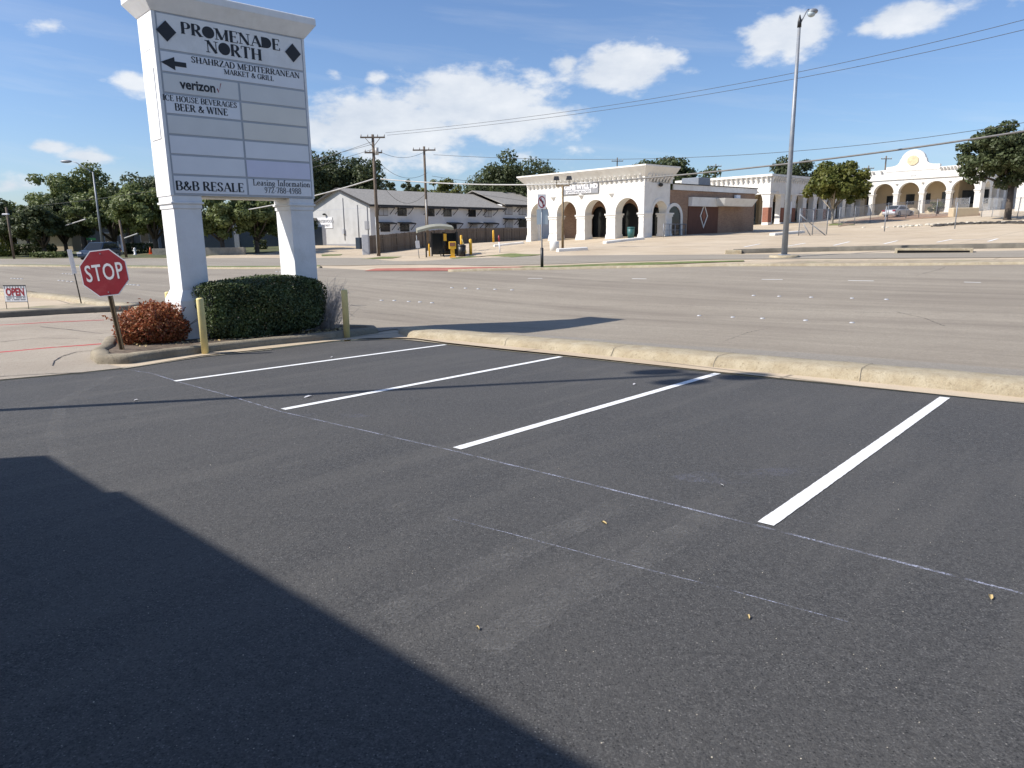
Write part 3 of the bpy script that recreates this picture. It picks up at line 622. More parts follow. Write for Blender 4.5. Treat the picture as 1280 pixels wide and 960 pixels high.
# ---------------------------------------------------------------- lettering
GL = {
 'A': (.80, 'n .08,0 .4,1;k .4,1 .72,0;n .22,.33 .6,.33;s .08,0;s .72,0'),
 'B': (.70, 'k .16,0 .16,1;n .08,1 .38,1;a .38,.76,.2,.24,90,-90;n .38,.52 .16,.52;a .38,.26,.24,.26,90,-90;n .38,0 .08,0'),
 'C': (.76, 'a .42,.5,.33,.5,45,315;n .66,.62 .66,.98'),
 'D': (.80, 'k .16,0 .16,1;n .08,1 .34,1;a .34,.5,.36,.5,90,-90;n .08,0 .34,0'),
 'E': (.68, 'k .17,0 .17,1;n .08,1 .58,1;n .17,.52 .46,.52;n .08,0 .6,0;n .58,1 .58,.8;n .6,0 .6,.22;n .46,.42 .46,.62'),
 'G': (.80, 'a .42,.5,.33,.5,45,315;n .66,.65 .66,.98;k .66,.02 .66,.42;s .66,.42'),
 'H': (.86, 'k .18,0 .18,1;k .68,0 .68,1;n .18,.52 .68,.52;s .18,0;s .68,0;s .18,1;s .68,1'),
 'I': (.38, 'k .19,0 .19,1;s .19,0;s .19,1'),
 'K': (.80, 'k .18,0 .18,1;n .2,.38 .62,1;k .32,.58 .68,0;s .18,0;s .68,0;s .18,1;s .62,1'),
 'L': (.66, 'k .17,0 .17,1;n .06,0 .58,0;n .58,0 .58,.26;s .17,1'),
 'M': (1.0, 'n .15,0 .15,1;k .15,1 .5,.04;n .5,.04 .84,1;k .84,1 .84,0;s .15,0;s .84,0;s .1,1;s .88,1'),
 'N': (.88, 'n .15,0 .15,1;k .15,1 .72,0;n .72,0 .72,1;s .15,0;s .1,1;s .72,1'),
 'O': (.84, 'a .42,.5,.33,.5,0,360'),
 'P': (.68, 'k .16,0 .16,1;n .08,1 .34,1;a .34,.74,.24,.26,90,-90;n .16,.48 .34,.48;s .16,0'),
 'R': (.76, 'k .16,0 .16,1;n .08,1 .34,1;a .34,.75,.22,.25,90,-90;n .16,.5 .34,.5;k .36,.5 .66,0;s .16,0;s .68,0'),
 'S': (.62, 'p .5,.78 .47,.92 .31,1 .15,.92 .11,.76 .2,.6 .4,.45 .5,.26 .44,.07 .29,0 .13,.08 .09,.24;n .5,.72 .5,.98;n .09,.02 .09,.28'),
 'T': (.74, 'n .06,1 .68,1;k .37,0 .37,1;n .06,1 .06,.78;n .68,1 .68,.78;s .37,0'),
 'U': (.82, 'k .17,1 .17,.3;a .41,.3,.24,.3,180,360;n .65,.3 .65,1;s .17,1;s .65,1'),
 'V': (.76, 'k .1,1 .39,0;n .39,0 .68,1;s .1,1;s .68,1'),
 'W': (1.1, 'k .1,1 .34,0;n .34,0 .56,1;k .56,1 .78,0;n .78,0 1.0,1;s .1,1;s 1.0,1'),
 'Y': (.74, 'k .1,1 .37,.46;n .37,.46 .66,1;k .37,.46 .37,0;s .1,1;s .66,1;s .37,0'),
 'Z': (.68, 'n .1,1 .6,1;k .6,1 .08,0;n .08,0 .62,0;n .1,1 .1,.8;n .62,0 .62,.22'),
 '&': (.86, 'p .76,.5 .62,.2 .42,.02 .22,.02 .1,.2 .18,.4 .42,.6 .5,.8 .38,.98 .26,.86 .28,.66 .5,.3 .78,.0'),
 '9': (.60, 'p .48,.7 .46,.88 .3,1 .14,.86 .12,.68 .2,.5 .34,.46 .46,.56 .48,.7 .46,.4 .34,.1 .14,0'),
 '7': (.56, 'n .08,1 .5,1;k .5,1 .2,0;n .08,1 .08,.8'),
 '2': (.60, 'p .1,.76 .16,.94 .3,1 .46,.9 .48,.7 .36,.45 .1,.04;n .1,.04 .52,.04;n .52,0 .52,.2'),
 '8': (.60, 'a .3,.75,.17,.25,0,360;a .3,.27,.21,.27,0,360'),
 '4': (.60, 'n .4,1 .08,.3;n .08,.3 .54,.3;k .4,0 .4,1;s .4,0'),
 '-': (.40, 'n .08,.36 .32,.36'),
 ' ': (.34, ''),
 'e': (.50, 'a .25,.3,.18,.3,0,320;n .08,.34 .42,.34'),
 'a': (.52, 'k .37,0 .37,.45;a .25,.45,.12,.15,0,150;a .22,.16,.14,.16,0,360'),
 's': (.42, 'p .33,.46 .22,.6 .1,.5 .12,.38 .3,.24 .32,.1 .2,0 .08,.1'),
 'i': (.28, 'k .14,0 .14,.6;s .14,0;k .14,.78 .14,.92'),
 'n': (.58, 'k .14,0 .14,.6;a .29,.4,.15,.2,170,0;k .44,.4 .44,0;s .14,0;s .44,0'),
 'g': (.52, 'a .24,.38,.15,.2,0,360;p .14,.2 .1,.08 .4,.04 .42,-.14 .24,-.24 .08,-.14 .14,.0'),
 'f': (.34, 'k .14,0 .14,.8;a .24,.8,.1,.2,180,40;n .04,.6 .28,.6;s .14,0'),
 'o': (.52, 'a .26,.3,.18,.3,0,360'),
 'r': (.42, 'k .14,0 .14,.6;a .26,.42,.12,.18,170,50;s .14,0'),
 'm': (.86, 'k .14,0 .14,.6;a .28,.4,.14,.2,170,0;k .42,.4 .42,0;a .56,.4,.14,.2,170,0;k .7,.4 .7,0;s .14,0;s .42,0;s .7,0'),
 't': (.34, 'k .15,.1 .15,.8;a .23,.1,.08,.1,180,300;n .04,.6 .28,.6'),
}
def glyph(mb, ch, ox, oz, h, sx, y, T, tn, solid=False):
    w, spec = GL[ch]
    if solid and ch in 'OD':
        if ch == 'O': pl = [(.42 + .42 * math.cos(t), .5 + .53 * math.sin(t)) for t in np.linspace(0, 2 * math.pi, 25)[:-1]]
        else: pl = [(.02, 0), (.3, 0)] + [(.36 + .42 * math.cos(t), .5 + .5 * math.sin(t)) for t in np.linspace(-math.pi / 2, math.pi / 2, 13)] + [(.02, 1)]
        mb.add([(ox + a * h * sx, y, oz + b * h) for a, b in pl], [tuple(range(len(pl)))]); return w
    for st in spec.split(';'):
        if not st: continue
        k, body = st[0], st[2:]
        if k == 's':
            x, z = map(float, body.split(',')); x0 = ox + (x - .14) * h * sx; x1 = ox + (x + .14) * h * sx; zz = oz + z * h + (tn / 2 * h if z < .5 else -tn / 2 * h)
            mb.add([(x0, y, zz - tn * h / 2), (x1, y, zz - tn * h / 2), (x1, y, zz + tn * h / 2), (x0, y, zz + tn * h / 2)], [(0, 1, 2, 3)]); continue
        if k == 'a':
            cx, cz, rx, rz, a0, a1 = map(float, body.split(',')); m = 16 if abs(a1 - a0) > 200 else 9
            pts = [(cx + rx * math.cos(R(a0 + (a1 - a0) * i / m)), cz + rz * math.sin(R(a0 + (a1 - a0) * i / m))) for i in range(m + 1)]
        else: pts = [tuple(map(float, q.split(','))) for q in body.split()]
        vs = []
        for i, (x, z) in enumerate(pts):
            a = pts[max(i - 1, 0)]; b = pts[min(i + 1, len(pts) - 1)]; dx, dz = b[0] - a[0], b[1] - a[1]; l = math.hypot(dx, dz) or 1; nx, nz = -dz / l, dx / l
            if k == 'k': hw = T / 2
            elif k == 'n': hw = tn / 2
            else: hw = (T * nx * nx + tn * nz * nz) / 2
            for s in (-1, 1): vs.append((ox + (x + nx * hw * s) * h * sx, y, oz + (z + nz * hw * s) * h))
        mb.add(vs, [(2 * i, 2 * i + 1, 2 * i + 3, 2 * i + 2) for i in range(len(pts) - 1)])
    return w
def stext(mb, s, x0, x1, zb, h, y, T=.17, tn=.06, solid=False):
    tot = sum(GL[c][0] for c in s) * h; sx = (x1 - x0) / tot; x = x0
    for i, c in enumerate(s):
        x += glyph(mb, c, x, zb, h, sx, y - i * 2e-5, T, tn, solid) * h * sx
def ftext(s, size, extrude=0.0, bold=0.0, space=1.0):
    cu = bpy.data.curves.new('t', 'FONT'); cu.body = s; cu.size = size; cu.extrude = extrude; cu.offset = bold; cu.align_x = 'CENTER'; cu.align_y = 'CENTER'; cu.resolution_u = 3; cu.space_character = space
    o = bpy.data.objects.new('t', cu); COL.objects.link(o); dg = bpy.context.evaluated_depsgraph_get()
    me = bpy.data.meshes.new_from_object(o.evaluated_get(dg)); bpy.data.objects.remove(o); bpy.data.curves.remove(cu)
    return me
def put_text(s, size, mat, parent, loc, rx=math.pi / 2, sx=1.0, sz=1.0, bold=0.0, name='lettering', space=1.0):
    me = ftext(s, size, .0004, bold, space); 
    for v in me.vertices:
        x, yy, z = v.co; v.co = Vector((x * sx, -z, yy * sz)) if rx else v.co
    for v in me.vertices: v.co += Vector(loc)
    me.materials.clear(); me.materials.append(mat)
    o = bpy.data.objects.new(name, me); COL.objects.link(o); o.parent = parent; return o

# ---------------------------------------------------------------- the big pylon sign
SA = Vector((-6.428, 13.9, 0)); STH = R(43.45); SW = 3.0; ST = .78
su = Vector((math.cos(STH), math.sin(STH), 0)); sb_ = Vector((-math.sin(STH), math.cos(STH), 0))
SZ0 = -.36
sign = thing('pylon_sign', 'tall white two-pillar shopping centre sign with black lettering on the planted island', 'sign', (SA.x, SA.y, SZ0), STH)
def sxy(u, v):
    r = ray(u, v); nrm = -sb_; o_ = Vector((0, 0, CZ)); d = Vector(r); t = (SA - o_).dot(nrm) / d.dot(nrm); p = o_ + d * t
    return (p - SA).dot(su), p.z - SZ0
ZB = 2.44 - SZ0; ZT = 5.68 - SZ0
# cabinet
MB().box(0.012, .03, ZB + .012, SW - .012, ST - .012, ZT + .3).build('cabinet', M['signwhite'], sign)
PW = .60
for x0 in (0.0, SW - PW):
    mb = MB(); x1 = x0 + PW
    mb.box(x0 + .04, .04, 1.0, x1 - .04, ST - .04, ZB - .24)
    mb.frus(x0 - .05, -.05, x1 + .05, ST + .05, .80, x0 + .04, .04, x1 - .04, ST - .04, 1.0)
    mb.box(x0 - .05, -.05, -.3, x1 + .05, ST + .05, .80)
    mb.box(x0 - .008, -.008, ZB - .15, x1 + .008, ST + .008, ZB - .11)
    mb.box(x0 + .022, .022, ZB - .24, x1 - .022, ST - .022, ZB - .15)
    mb.box(x0 + .018, .018, ZB - .11, x1 - .018, ST - .018, ZB + .008)
    mb.build('pillar', M['signwhite'], sign, bevel=.008)
MB().box(-.0, -.0, ZB, .065, ST, ZT).build('side_pilaster', M['signwhite'], sign, bevel=.006)
MB().box(-.014, .16, ZT - 2.2, .002, ST - .14, ZT - .95).box(-.006, .02, ZT - .62, .002, ST - .02, ZT - .605).build('access_panel', M['signwhite'], sign, bevel=.004)
MB().box(SW - .05, -.0, ZB, SW, ST, ZT).build('side_pilaster', M['signwhite'], sign, bevel=.006)
mb = MB(); o1 = .19
mb.frus(-.01, -.01, SW + .01, ST + .01, ZT, -o1, -o1, SW + o1, ST + o1, ZT + .24)
mb.box(-o1, -o1, ZT + .24, SW + o1, ST + o1, ZT + .37)
mb.frus(-o1, -o1, SW + o1, ST + o1, ZT + .37, -o1 + .02, -o1 + .02, SW + o1 - .02, ST + o1 - .02, ZT + .39)
mb.build('cornice', M['signwhite'], sign, bevel=.006)
MB().box(.3, .2, ZB - .03, SW - .3, ST - .2, ZB + .008).build('soffit', M['panelb'], sign)
# face rows
zr = [sxy(u, v)[1] for u, v in [(199, 61.5), (202, 89.4), (204.5, 115.5), (207, 142), (209.5, 167.5), (212, 192.5), (214.5, 218)]]
zr = [min(ZT, z) for z in zr]; zbot = ZB + .03
XL = .07; XR = SW - .055; XM = sxy(297.9, 101.5)[0]
MB().box(XL, .005, zbot - .02, XR, .03, ZT - .003).build('face_frame', M['frame'], sign)
g = .042
def panel(x0, x1, z0, z1, mat, lab=None):
    return MB().box(x0 + g / 2, -.006, z0 + g / 2, x1 - g / 2, .004, z1 - g / 2).build('sign_panel', M[mat], sign, lab)
def T3(mb, s, bl, br, tp, y, **kw):
    a = sxy(*bl); b = sxy(*br); c = sxy(*tp); zb = (a[1] + b[1]) / 2; stext(mb, s, a[0], b[0], zb, c[1] - a[1], y, **kw)
YT = -.0095
tp = panel(XL, XR, zr[0], ZT - .01, 'signwhite')
mb = MB(); T3(mb, 'PROMENADE', (225.5, 40.6), (350.7, 64.5), (225.3, 26.2), YT, T=.21, tn=.06, solid=True); T3(mb, 'NORTH', (257.5, 65), (328, 76.2), (257, 50.3), YT, T=.21, tn=.06, solid=True)
mb.build('lettering', M['black'], tp, recalc=False)
z3 = lambda x, y: (140 + x / 3.693, y / 3.693)
for k, q in enumerate([[(242, 95), (296, 152), (255, 193), (203, 135)], [(832, 203), (868, 243), (838, 289), (797, 245)]]):
    pp = [sxy(*z3(*a)) for a in q]; cx = sum(a[0] for a in pp) / 4; cz = sum(a[1] for a in pp) / 4; hw = (pp[1][0] - pp[3][0]) / 2; hz = (pp[0][1] - pp[2][1]) / 2
    MB().prismy([(cx - hw, cz), (cx, cz - hz), (cx + hw, cz), (cx, cz + hz)], -.02, -.0065).build('diamond_emblem', M['black'], tp)
p2 = panel(XL, XR, zr[1], zr[0], 'panel')
mb = MB(); T3(mb, 'SHAHRZAD MEDITERRANEAN', (239, 78.6), (374.6, 97.8), (239.6, 71), YT, T=.19, tn=.07); T3(mb, 'MARKET & GRILL', (280, 92.4), (342.2, 101.6), (280, 86.1), YT, T=.19, tn=.07); mb.build('lettering', M['black'], p2, recalc=False)
ar = [sxy(*z3(*a)) for a in [(224, 285), (292, 322), (291, 308), (343, 311), (344, 292), (291, 288), (290, 268)]]
zc = ar[0][1]; MB().prismy([(ar[0][0], zc), (ar[1][0], zc - .115), (ar[1][0], zc - .042), (ar[3][0], zc - .042), (ar[3][0], zc + .042), (ar[1][0], zc + .042), (ar[1][0], zc + .115)], -.012, -.0065).build('arrow', M['black'], p2)
p3 = panel(XL, XM, zr[2], zr[1], 'panelg'); a = sxy(225, 109.5); b = sxy(269.8, 113.4)
vz = (zr[2] + zr[1]) / 2
put_text('verizon', .21, M['black'], p3, ((a[0] + b[0]) / 2, -.010, vz - .0), bold=.006, sx=(b[0] - a[0]) / .64, sz=1.15)
mb = MB(); vx = b[0] + .015; mb.add([(vx, YT, vz + .0), (vx + .02, YT, vz + .01), (vx + .04, YT, vz - .04), (vx + .035, YT, vz - .075), (vx + .10, YT, vz + .11), (vx + .085, YT, vz + .11), (vx + .045, YT, vz - .05)], [(0, 3, 2, 1), (3, 4, 5, 6)]); mb.build('check_mark', M['stopred'], p3, recalc=False)
panel(XM, XR, zr[2], zr[1], 'panelg', 'blank grey panel')
p4 = panel(XL, XM, zr[3], zr[2], 'panel'); mb = MB(); T3(mb, 'ICE HOUSE BEVERAGES', (203.4, 125.1), (296.2, 135), (203.6, 118), YT, T=.19, tn=.07); T3(mb, 'BEER & WINE', (218.5, 138.6), (285, 144), (219, 130), YT, T=.2, tn=.07); mb.build('lettering', M['black'], p4, recalc=False)
panel(XM, XR, zr[3], zr[2], 'panelb', 'blank beige panel')
panel(XL, XM, zr[4], zr[3], 'panelg'); panel(XM, XR, zr[4], zr[3], 'panelb')
panel(XL, XM, zr[5], zr[4], 'panel'); panel(XM, XR, zr[5], zr[4], 'panel')
panel(XL, XM, zr[6], zr[5], 'panel'); panel(XM, XR, zr[6], zr[5], 'panell', 'blank faintly lilac panel')
p5 = panel(XL, XM, zbot, zr[6], 'panel'); mb = MB(); T3(mb, 'B&B RESALE', (219.6, 238.3), (305.4, 239.2), (220.2, 227), YT, T=.2, tn=.07); mb.build('lettering', M['black'], p5, recalc=False)
p6 = panel(XM, XR, zbot, zr[6], 'panel'); mb = MB(); T3(mb, 'Leasing Information', (316, 232.3), (387.4, 233.4), (316.5, 224.8), YT, T=.13, tn=.07); T3(mb, '972-788-4988', (330.5, 241.7), (376.6, 242), (330.9, 234.4), YT, T=.13, tn=.07); mb.build('lettering', M['black'], p6, recalc=False)

# ---------------------------------------------------------------- leaves
def leaves(C, Nrm, size, aspect=1.6, jit=.9, rng=None):
    rng = rng or np.random.default_rng(1); n_ = len(C)
    nr = Nrm + rng.normal(0, jit, (n_, 3)); nr /= np.linalg.norm(nr, axis=1)[:, None] + 1e-9
    a = np.cross(nr, rng.normal(0, 1, (n_, 3))); a /= np.linalg.norm(a, axis=1)[:, None] + 1e-9; b = np.cross(nr, a)
    s = size * rng.uniform(.55, 1.35, (n_, 1)); a = a * s * aspect / 2; b = b * s / 2
    V = np.stack([C - a, C + b * .9 - a * .1, C + a, C - b * .9 - a * .1], 1).reshape(-1, 3)
    return V
def leaf_obj(name, V, mat, parent=None, label=None):
    nq = len(V) // 4; me = bpy.data.meshes.new(name); me.vertices.add(len(V)); me.vertices.foreach_set('co', V.astype(np.float32).ravel())
    me.loops.add(len(V)); me.loops.foreach_set('vertex_index', np.arange(len(V), dtype=np.int32)); me.polygons.add(nq)
    me.polygons.foreach_set('loop_start', np.arange(0, len(V), 4, dtype=np.int32)); me.polygons.foreach_set('loop_total', np.full(nq, 4, dtype=np.int32))
    me.update(calc_edges=True); me.materials.append(mat); o = bpy.data.objects.new(name, me); COL.objects.link(o)
    if parent: o.parent = parent
    if label: o['label'] = label
    return o
def sph(rng, n_):
    v = rng.normal(0, 1, (n_, 3)); return v / np.linalg.norm(v, axis=1)[:, None]

def tree(name, label, base, w, h, trunk_h, mat, seed, nleaf=7000, ls=.26, lumps=46, flat=1.0, cat='tree', group=None, bark='bark', trunk_r=None, lean=(0, 0), dense=False):
    rng = np.random.default_rng(seed); t = thing(name, label, cat, base, 0, group)
    cb = trunk_h * .85; ch = h - cb; cz = cb + ch * .5; lc = []; lr = []
    ph = rng.uniform(0, 6.28, 4); lumps = int(lumps * 1.5)
    for i in range(lumps):
        d = sph(rng, 1)[0]; rr = rng.uniform(.45, .95) if i > lumps * .22 else rng.uniform(.05, .5)
        azi = math.atan2(d[1], d[0]); q_ = .45 if dense else 1.0; rr *= .88 + q_ * (.13 * math.sin(2 * azi + ph[0]) + .10 * math.sin(5 * azi + ph[1]) + .12 * math.sin(4 * d[2] + 3 * azi + ph[2]))
        if d[2] < -.25: d[2] *= .8
        lc.append((d[0] * w / 2 * rr + lean[0] * (d[2] + 1) * .3, d[1] * w / 2 * rr * .95, cz + d[2] * ch / 2 * rr * flat)); lr.append(min(w, ch) * (rng.uniform(.075, .15) if dense else rng.uniform(.05, .15)))
    lc = np.array(lc); lr = np.array(lr); pr = lr ** 2; pr /= pr.sum(); idx = rng.choice(lumps, nleaf, p=pr)
    d = sph(rng, nleaf); rad = lr[idx] * np.where(rng.random(nleaf) < .8, rng.uniform(.65, 1.1, nleaf), rng.uniform(.2, 1.3, nleaf))
    C = lc[idx] + d * rad[:, None] * np.array([1.1, 1.1, .8])
    V = leaves(C, d + np.array([0, 0, .5]), ls, 1.5, .7, rng); leaf_obj('crown', V, mat, t)
    mb = MB(); r0 = trunk_r or max(.12, w * .028); top = Vector((lean[0] * .2, lean[1] * .2, trunk_h))
    mb.tube([(0, 0, -.2), (0, 0, .15), (.02, 0, trunk_h * .5), top], [r0 * 1.5, r0 * 1.05, r0 * .9, r0 * .8], 9)
    for k in rng.choice(lumps, min(lumps, 11), replace=False):
        e = Vector(lc[k]); mid = top.lerp(e, .45) + Vector((rng.uniform(-.3, .3), rng.uniform(-.3, .3), rng.uniform(-.1, .4))); mb.tube([top - Vector((0, 0, trunk_h * rng.uniform(0, .25))), mid, e], [r0 * .55, r0 * .32, r0 * .1], 6)
    mb.build('trunk', M[bark], t)
    return t
def tg(u, v, d):     # base on the terrain along the ray column
    p = dep(u, v, d); return Vector((p.x, p.y, H(p.x, p.y)))
def hgt(u, vtop, base):
    r = ray(u, vtop); return CZ + r[2] * base.y - base.z
def gtree(name, label, u, vb, d, vtop, wpx, tfrac, mat, seed, **kw):
    b = tg(u, vb, d); h = hgt(u, vtop, b); w = wpx / F * d * 1.16; kw['nleaf'] = int(kw.get('nleaf', 7000) * 1.45); kw['ls'] = kw.get('ls', .26) * 1.04; kw['dense'] = name in ('live_oak', 'shade_tree') and 'right edge' not in label; return tree(name, label, b, w, h, h * tfrac * .72, M[mat], seed, **kw)

gtree('shade_tree', 'dark spreading street tree at the far left edge beyond the road', 14, 322, 84, 243, 88, .30, 'leafA', 1, group='trees on the far left verge')
gtree('shade_tree', 'low wide tree with forked trunk right of the small dark lamp pole', 57, 322, 80, 250, 82, .24, 'leafA', 2, group='trees on the far left verge', nleaf=8000)
gtree('shade_tree', 'dark tree between the forked tree and the left street lamp', 84, 321, 86, 243, 78, .28, 'leafA', 3, group='trees on the far left verge')
gtree('tall_tree', 'tallest pale green tree rising behind the left street lamp', 107, 318, 104, 207, 104, .35, 'leafB', 4, group='trees on the far left verge', nleaf=9000, ls=.3)
gtree('shade_tree', 'tree behind the stop sign with light grey-green crown', 146, 320, 84, 229, 100, .28, 'leafB', 5, group='trees on the far left verge', nleaf=9000)
gtree('shade_tree', 'large round tree just left of the white sign pillar', 196, 319, 80, 224, 104, .30, 'leafB', 6, group='trees on the far left verge', nleaf=9000)
gtree('tall_tree', 'dark tree top peeping out left of the tall white sign', 196, 316, 108, 207, 70, .4, 'leafA', 7, group='trees on the far left verge')
gtree('shade_tree', 'multi-trunk tree seen between the sign pillars on the left', 279, 318, 76, 232, 92, .30, 'leafB', 8, group='trees framed by the big sign', nleaf=10000)
gtree('shade_tree', 'single-trunk tree seen between the sign pillars on the right', 322, 318, 78, 238, 84, .3, 'leafB', 9, group='trees framed by the big sign', nleaf=9000)
gtree('shade_tree', 'low tree filling the gap behind the small dark lamp pole', 38, 320, 102, 244, 66, .28, 'leafB', 41, group='trees on the far left verge')
gtree('shade_tree', 'tree showing between the left street lamp and the round tree', 168, 319, 98, 226, 60, .28, 'leafA', 42, group='trees on the far left verge')
gtree('shade_tree', 'shadowy tree hidden mostly by the right sign pillar', 367, 316, 84, 244, 60, .2, 'leafA', 10, group='trees framed by the big sign')
gtree('live_oak', 'dark tree behind the white gable, against the sign edge', 404, 300, 116, 181, 78, .35, 'leafA', 11, ls=.32, nleaf=9000, group='trees behind the apartments')
gtree('live_oak', 'dark tree behind the grey roof left of the first utility pole', 447, 300, 118, 188, 78, .35, 'leafA', 12, ls=.32, nleaf=9000, group='trees behind the apartments')
gtree('young_tree', 'thin pointed young tree above the roof between the utility poles, left', 497, 290, 140, 216, 24, .3, 'leafD', 13, ls=.32, nleaf=1600, lumps=18, group='small trees above the grey roof')
gtree('young_tree', 'thin pointed young tree above the roof between the utility poles, right', 516, 290, 140, 214, 30, .3, 'leafD', 14, ls=.32, nleaf=1900, lumps=18, group='small trees above the grey roof')
gtree('yellow_tree', 'yellow-green round tree right of the second utility pole', 552, 290, 135, 216, 48, .35, 'leafC', 15, ls=.32, nleaf=4000, lumps=26, group='small trees above the grey roof')
gtree('young_tree', 'low yellowish tree against the left foot of the broad live oak', 585, 290, 132, 226, 56, .35, 'leafC', 16, ls=.32, nleaf=3000, lumps=24, group='small trees above the grey roof')
gtree('live_oak', 'broad dome-shaped live oak behind the roof left of the white arcade', 647, 288, 124, 190, 124, .2, 'leafA', 17, ls=.32, nleaf=19000, lumps=90)
gtree('young_tree', 'small dark tree top beside the arcade cornice and flood lamps', 706, 285, 118, 212, 22, .4, 'leafA', 18, ls=.3, nleaf=1600, lumps=14)
gtree('live_oak', 'live oak rising behind the right end of the arcade cornice', 836, 280, 112, 186, 96, .3, 'leafA', 19, ls=.32, nleaf=11000, lumps=60)
gtree('young_tree', 'low tree line hump behind the small rooftop unit', 872, 280, 120, 213, 44, .35, 'leafA', 20, ls=.32, nleaf=3500, lumps=24)
gtree('live_oak', 'loose dark tree behind the street lamp pole above the second arcade', 984, 276, 118, 192, 58, .35, 'leafD', 21, ls=.32, nleaf=5000, lumps=34, group='trees behind the second arcade')
gtree('live_oak', 'dark tree behind the yellow-green tree near the rooftop flood lamps', 1030, 274, 116, 191, 58, .35, 'leafD', 22, ls=.32, nleaf=5000, lumps=34, group='trees behind the second arcade')
gtree('yellow_tree', 'bright yellow-green tree with pale trunk in front of the second arcade', 1040, 275, 84, 198, 76, .32, 'leafC', 23, nleaf=10000, ls=.26, lumps=50, bark='palebark', trunk_r=.17)
gtree('live_oak', 'big spreading live oak at the right edge before the mission-style building', 1260, 266, 72, 150, 126, .52, 'leafA', 24, nleaf=17000, ls=.24, lumps=100, trunk_r=.32)
gtree('green_shrub', 'bright green bush growing before the fourth arch of the mission-style building', 1172, 267, 92, 250, 20, .05, 'leafC', 25, nleaf=1800, ls=.2, lumps=16, cat='bush')
# low hedges and bushes on the left verge
def bush(name, label, u, v, d, w, h, dpt, mat, n_, ls, seed, group=None):
    rng = np.random.default_rng(seed); b = tg(u, v, d); t = thing(name, label, 'bush', b, 0, group)
    c = rng.random((n_, 3)) * 2 - 1; q = np.max(np.abs(c), axis=1)[:, None]; c = c / q * rng.uniform(.8, 1.05, (n_, 1)); nn = c.copy()
    c = c * np.array([w / 2, dpt / 2, h / 2]) + np.array([0, 0, h / 2]); c += .12 * np.sin(c * 5 + seed)
    leaf_obj('foliage', leaves(c, nn, ls, 1.4, .8, rng), M[mat], t); MB().tube([(0, 0, -.1), (0, 0, h * .6)], [.06, .03], 6).build('stem', M['bark'], t); return t
bush('clipped_hedge', 'dark clipped hedge behind the forked tree at far left', 34, 321, 88, 6.5, 1.3, 1.5, 'leafA', 3500, .2, 31)
bush('low_bush', 'sunlit pale bush at the extreme left edge of the view', 4, 320, 84, 2.6, 2.6, 1.5, 'leafC', 1800, .2, 32)
bush('low_bush', 'low dark bush under the forked tree beside its trunk', 62, 322.5, 76, 3.2, .7, 1.0, 'leafB', 1200, .18, 33)
bush('low_bush', 'small bush under the tree behind the stop sign', 176, 320, 84, 3.2, 1.0, 1.2, 'leafA', 1400, .18, 34)
bush('low_bush', 'dark green bush beside the pale wall column between the sign pillars', 326, 317.5, 86, 1.3, 1.0, .9, 'leafA', 900, .16, 35)

# ---------------------------------------------------------------- island planting
rng = np.random.default_rng(50)
def island_pt(fx, off): # fx metres along the sign direction from the sign corner, off metres behind
    p = SA + su * fx + sb_ * off; return p
hb = island_pt(1.56, .12); hz = lotz(hb.x, hb.y) + .12
HEDGE = thing('box_hedge', 'clipped dark green rectangular hedge between the two sign pillars', 'hedge', (hb.x, hb.y, hz), STH)
hw, hd, hh = 2.68, 1.55, 1.2
def shell(n_, w_, d_, h_, rng, lo=.84, rnd=.14):
    c = rng.random((n_, 3)) * 2 - 1; ax = rng.choice(3, n_, p=[.28, .36, .36]); sg = np.sign(rng.random(n_) - .5); c[np.arange(n_), ax] = sg
    nn = np.zeros((n_, 3)); nn[np.arange(n_), ax] = sg
    L_ = (np.abs(c) ** 4.5).sum(1) ** (1 / 4.5); c = c / L_[:, None] * 1.0
    c *= rng.uniform(lo, 1.02, (n_, 1)); P = c * np.array([w_ / 2, d_ / 2, h_ / 2]) + np.array([0, 0, h_ / 2])
    P += .05 * np.stack([np.sin(P[:, 1] * 4 + P[:, 2] * 5), np.sin(P[:, 0] * 3.7 + P[:, 2] * 6), .6 * np.sin(P[:, 0] * 3 + 2 * P[:, 1])], 1)
    return P, nn
C, nn = shell(44000, hw, hd, hh, rng, .86); keep = rng.random(len(C)) < np.where(C[:, 2] < .35, .55, 1); leaf_obj('foliage', leaves(C[keep], nn[keep], .033, 1.7, .5, rng), M['hedge'], HEDGE)
C, nn = shell(6000, hw * .8, hd * .75, hh * .82, rng, .7)
mb = MB()
for i in range(70):
    x = rng.uniform(-hw / 2.3, hw / 2.3); y = rng.uniform(-hd / 2.6, hd / 2.6); mb.tube([(x * .8, y * .6, -.1), (x + rng.uniform(-.1, .1), y, hh * rng.uniform(.5, .92))], [.012, .006], 5)
mb.build('stems', M['bark'], HEDGE); leaf_obj('inner_foliage', leaves(C, nn, .06, 1.5, .9, rng), M['hedge'], HEDGE)
# dry twiggy shrub at the hedge's right end
tb = island_pt(2.98, .05); t = thing('dry_shrub', 'leafless greyish twiggy shrub at the right end of the hedge', 'shrub', (tb.x, tb.y, lotz(tb.x, tb.y) + .12), STH)
mb = MB()
for i in range(330):
    a = rng.uniform(0, 6.28); r_ = rng.uniform(0, .3); s0 = Vector((r_ * math.cos(a), r_ * math.sin(a), -.05)); dr = Vector((math.cos(a) * rng.uniform(.05, .5), math.sin(a) * rng.uniform(.05, .5), rng.uniform(.35, 1.15)))
    m1 = s0 + dr * .5 + Vector(rng.normal(0, .05, 3)); e = s0 + dr + Vector(rng.normal(0, .06, 3)); mb.tube([s0, m1, e], [.006, .0035, .002], 4, False)
    for k in range(4):
        q = m1.lerp(e, rng.uniform(0, 1)); mb.tube([q, q + Vector(rng.normal(0, .13, 3))], [.0028, .0015], 3, False)
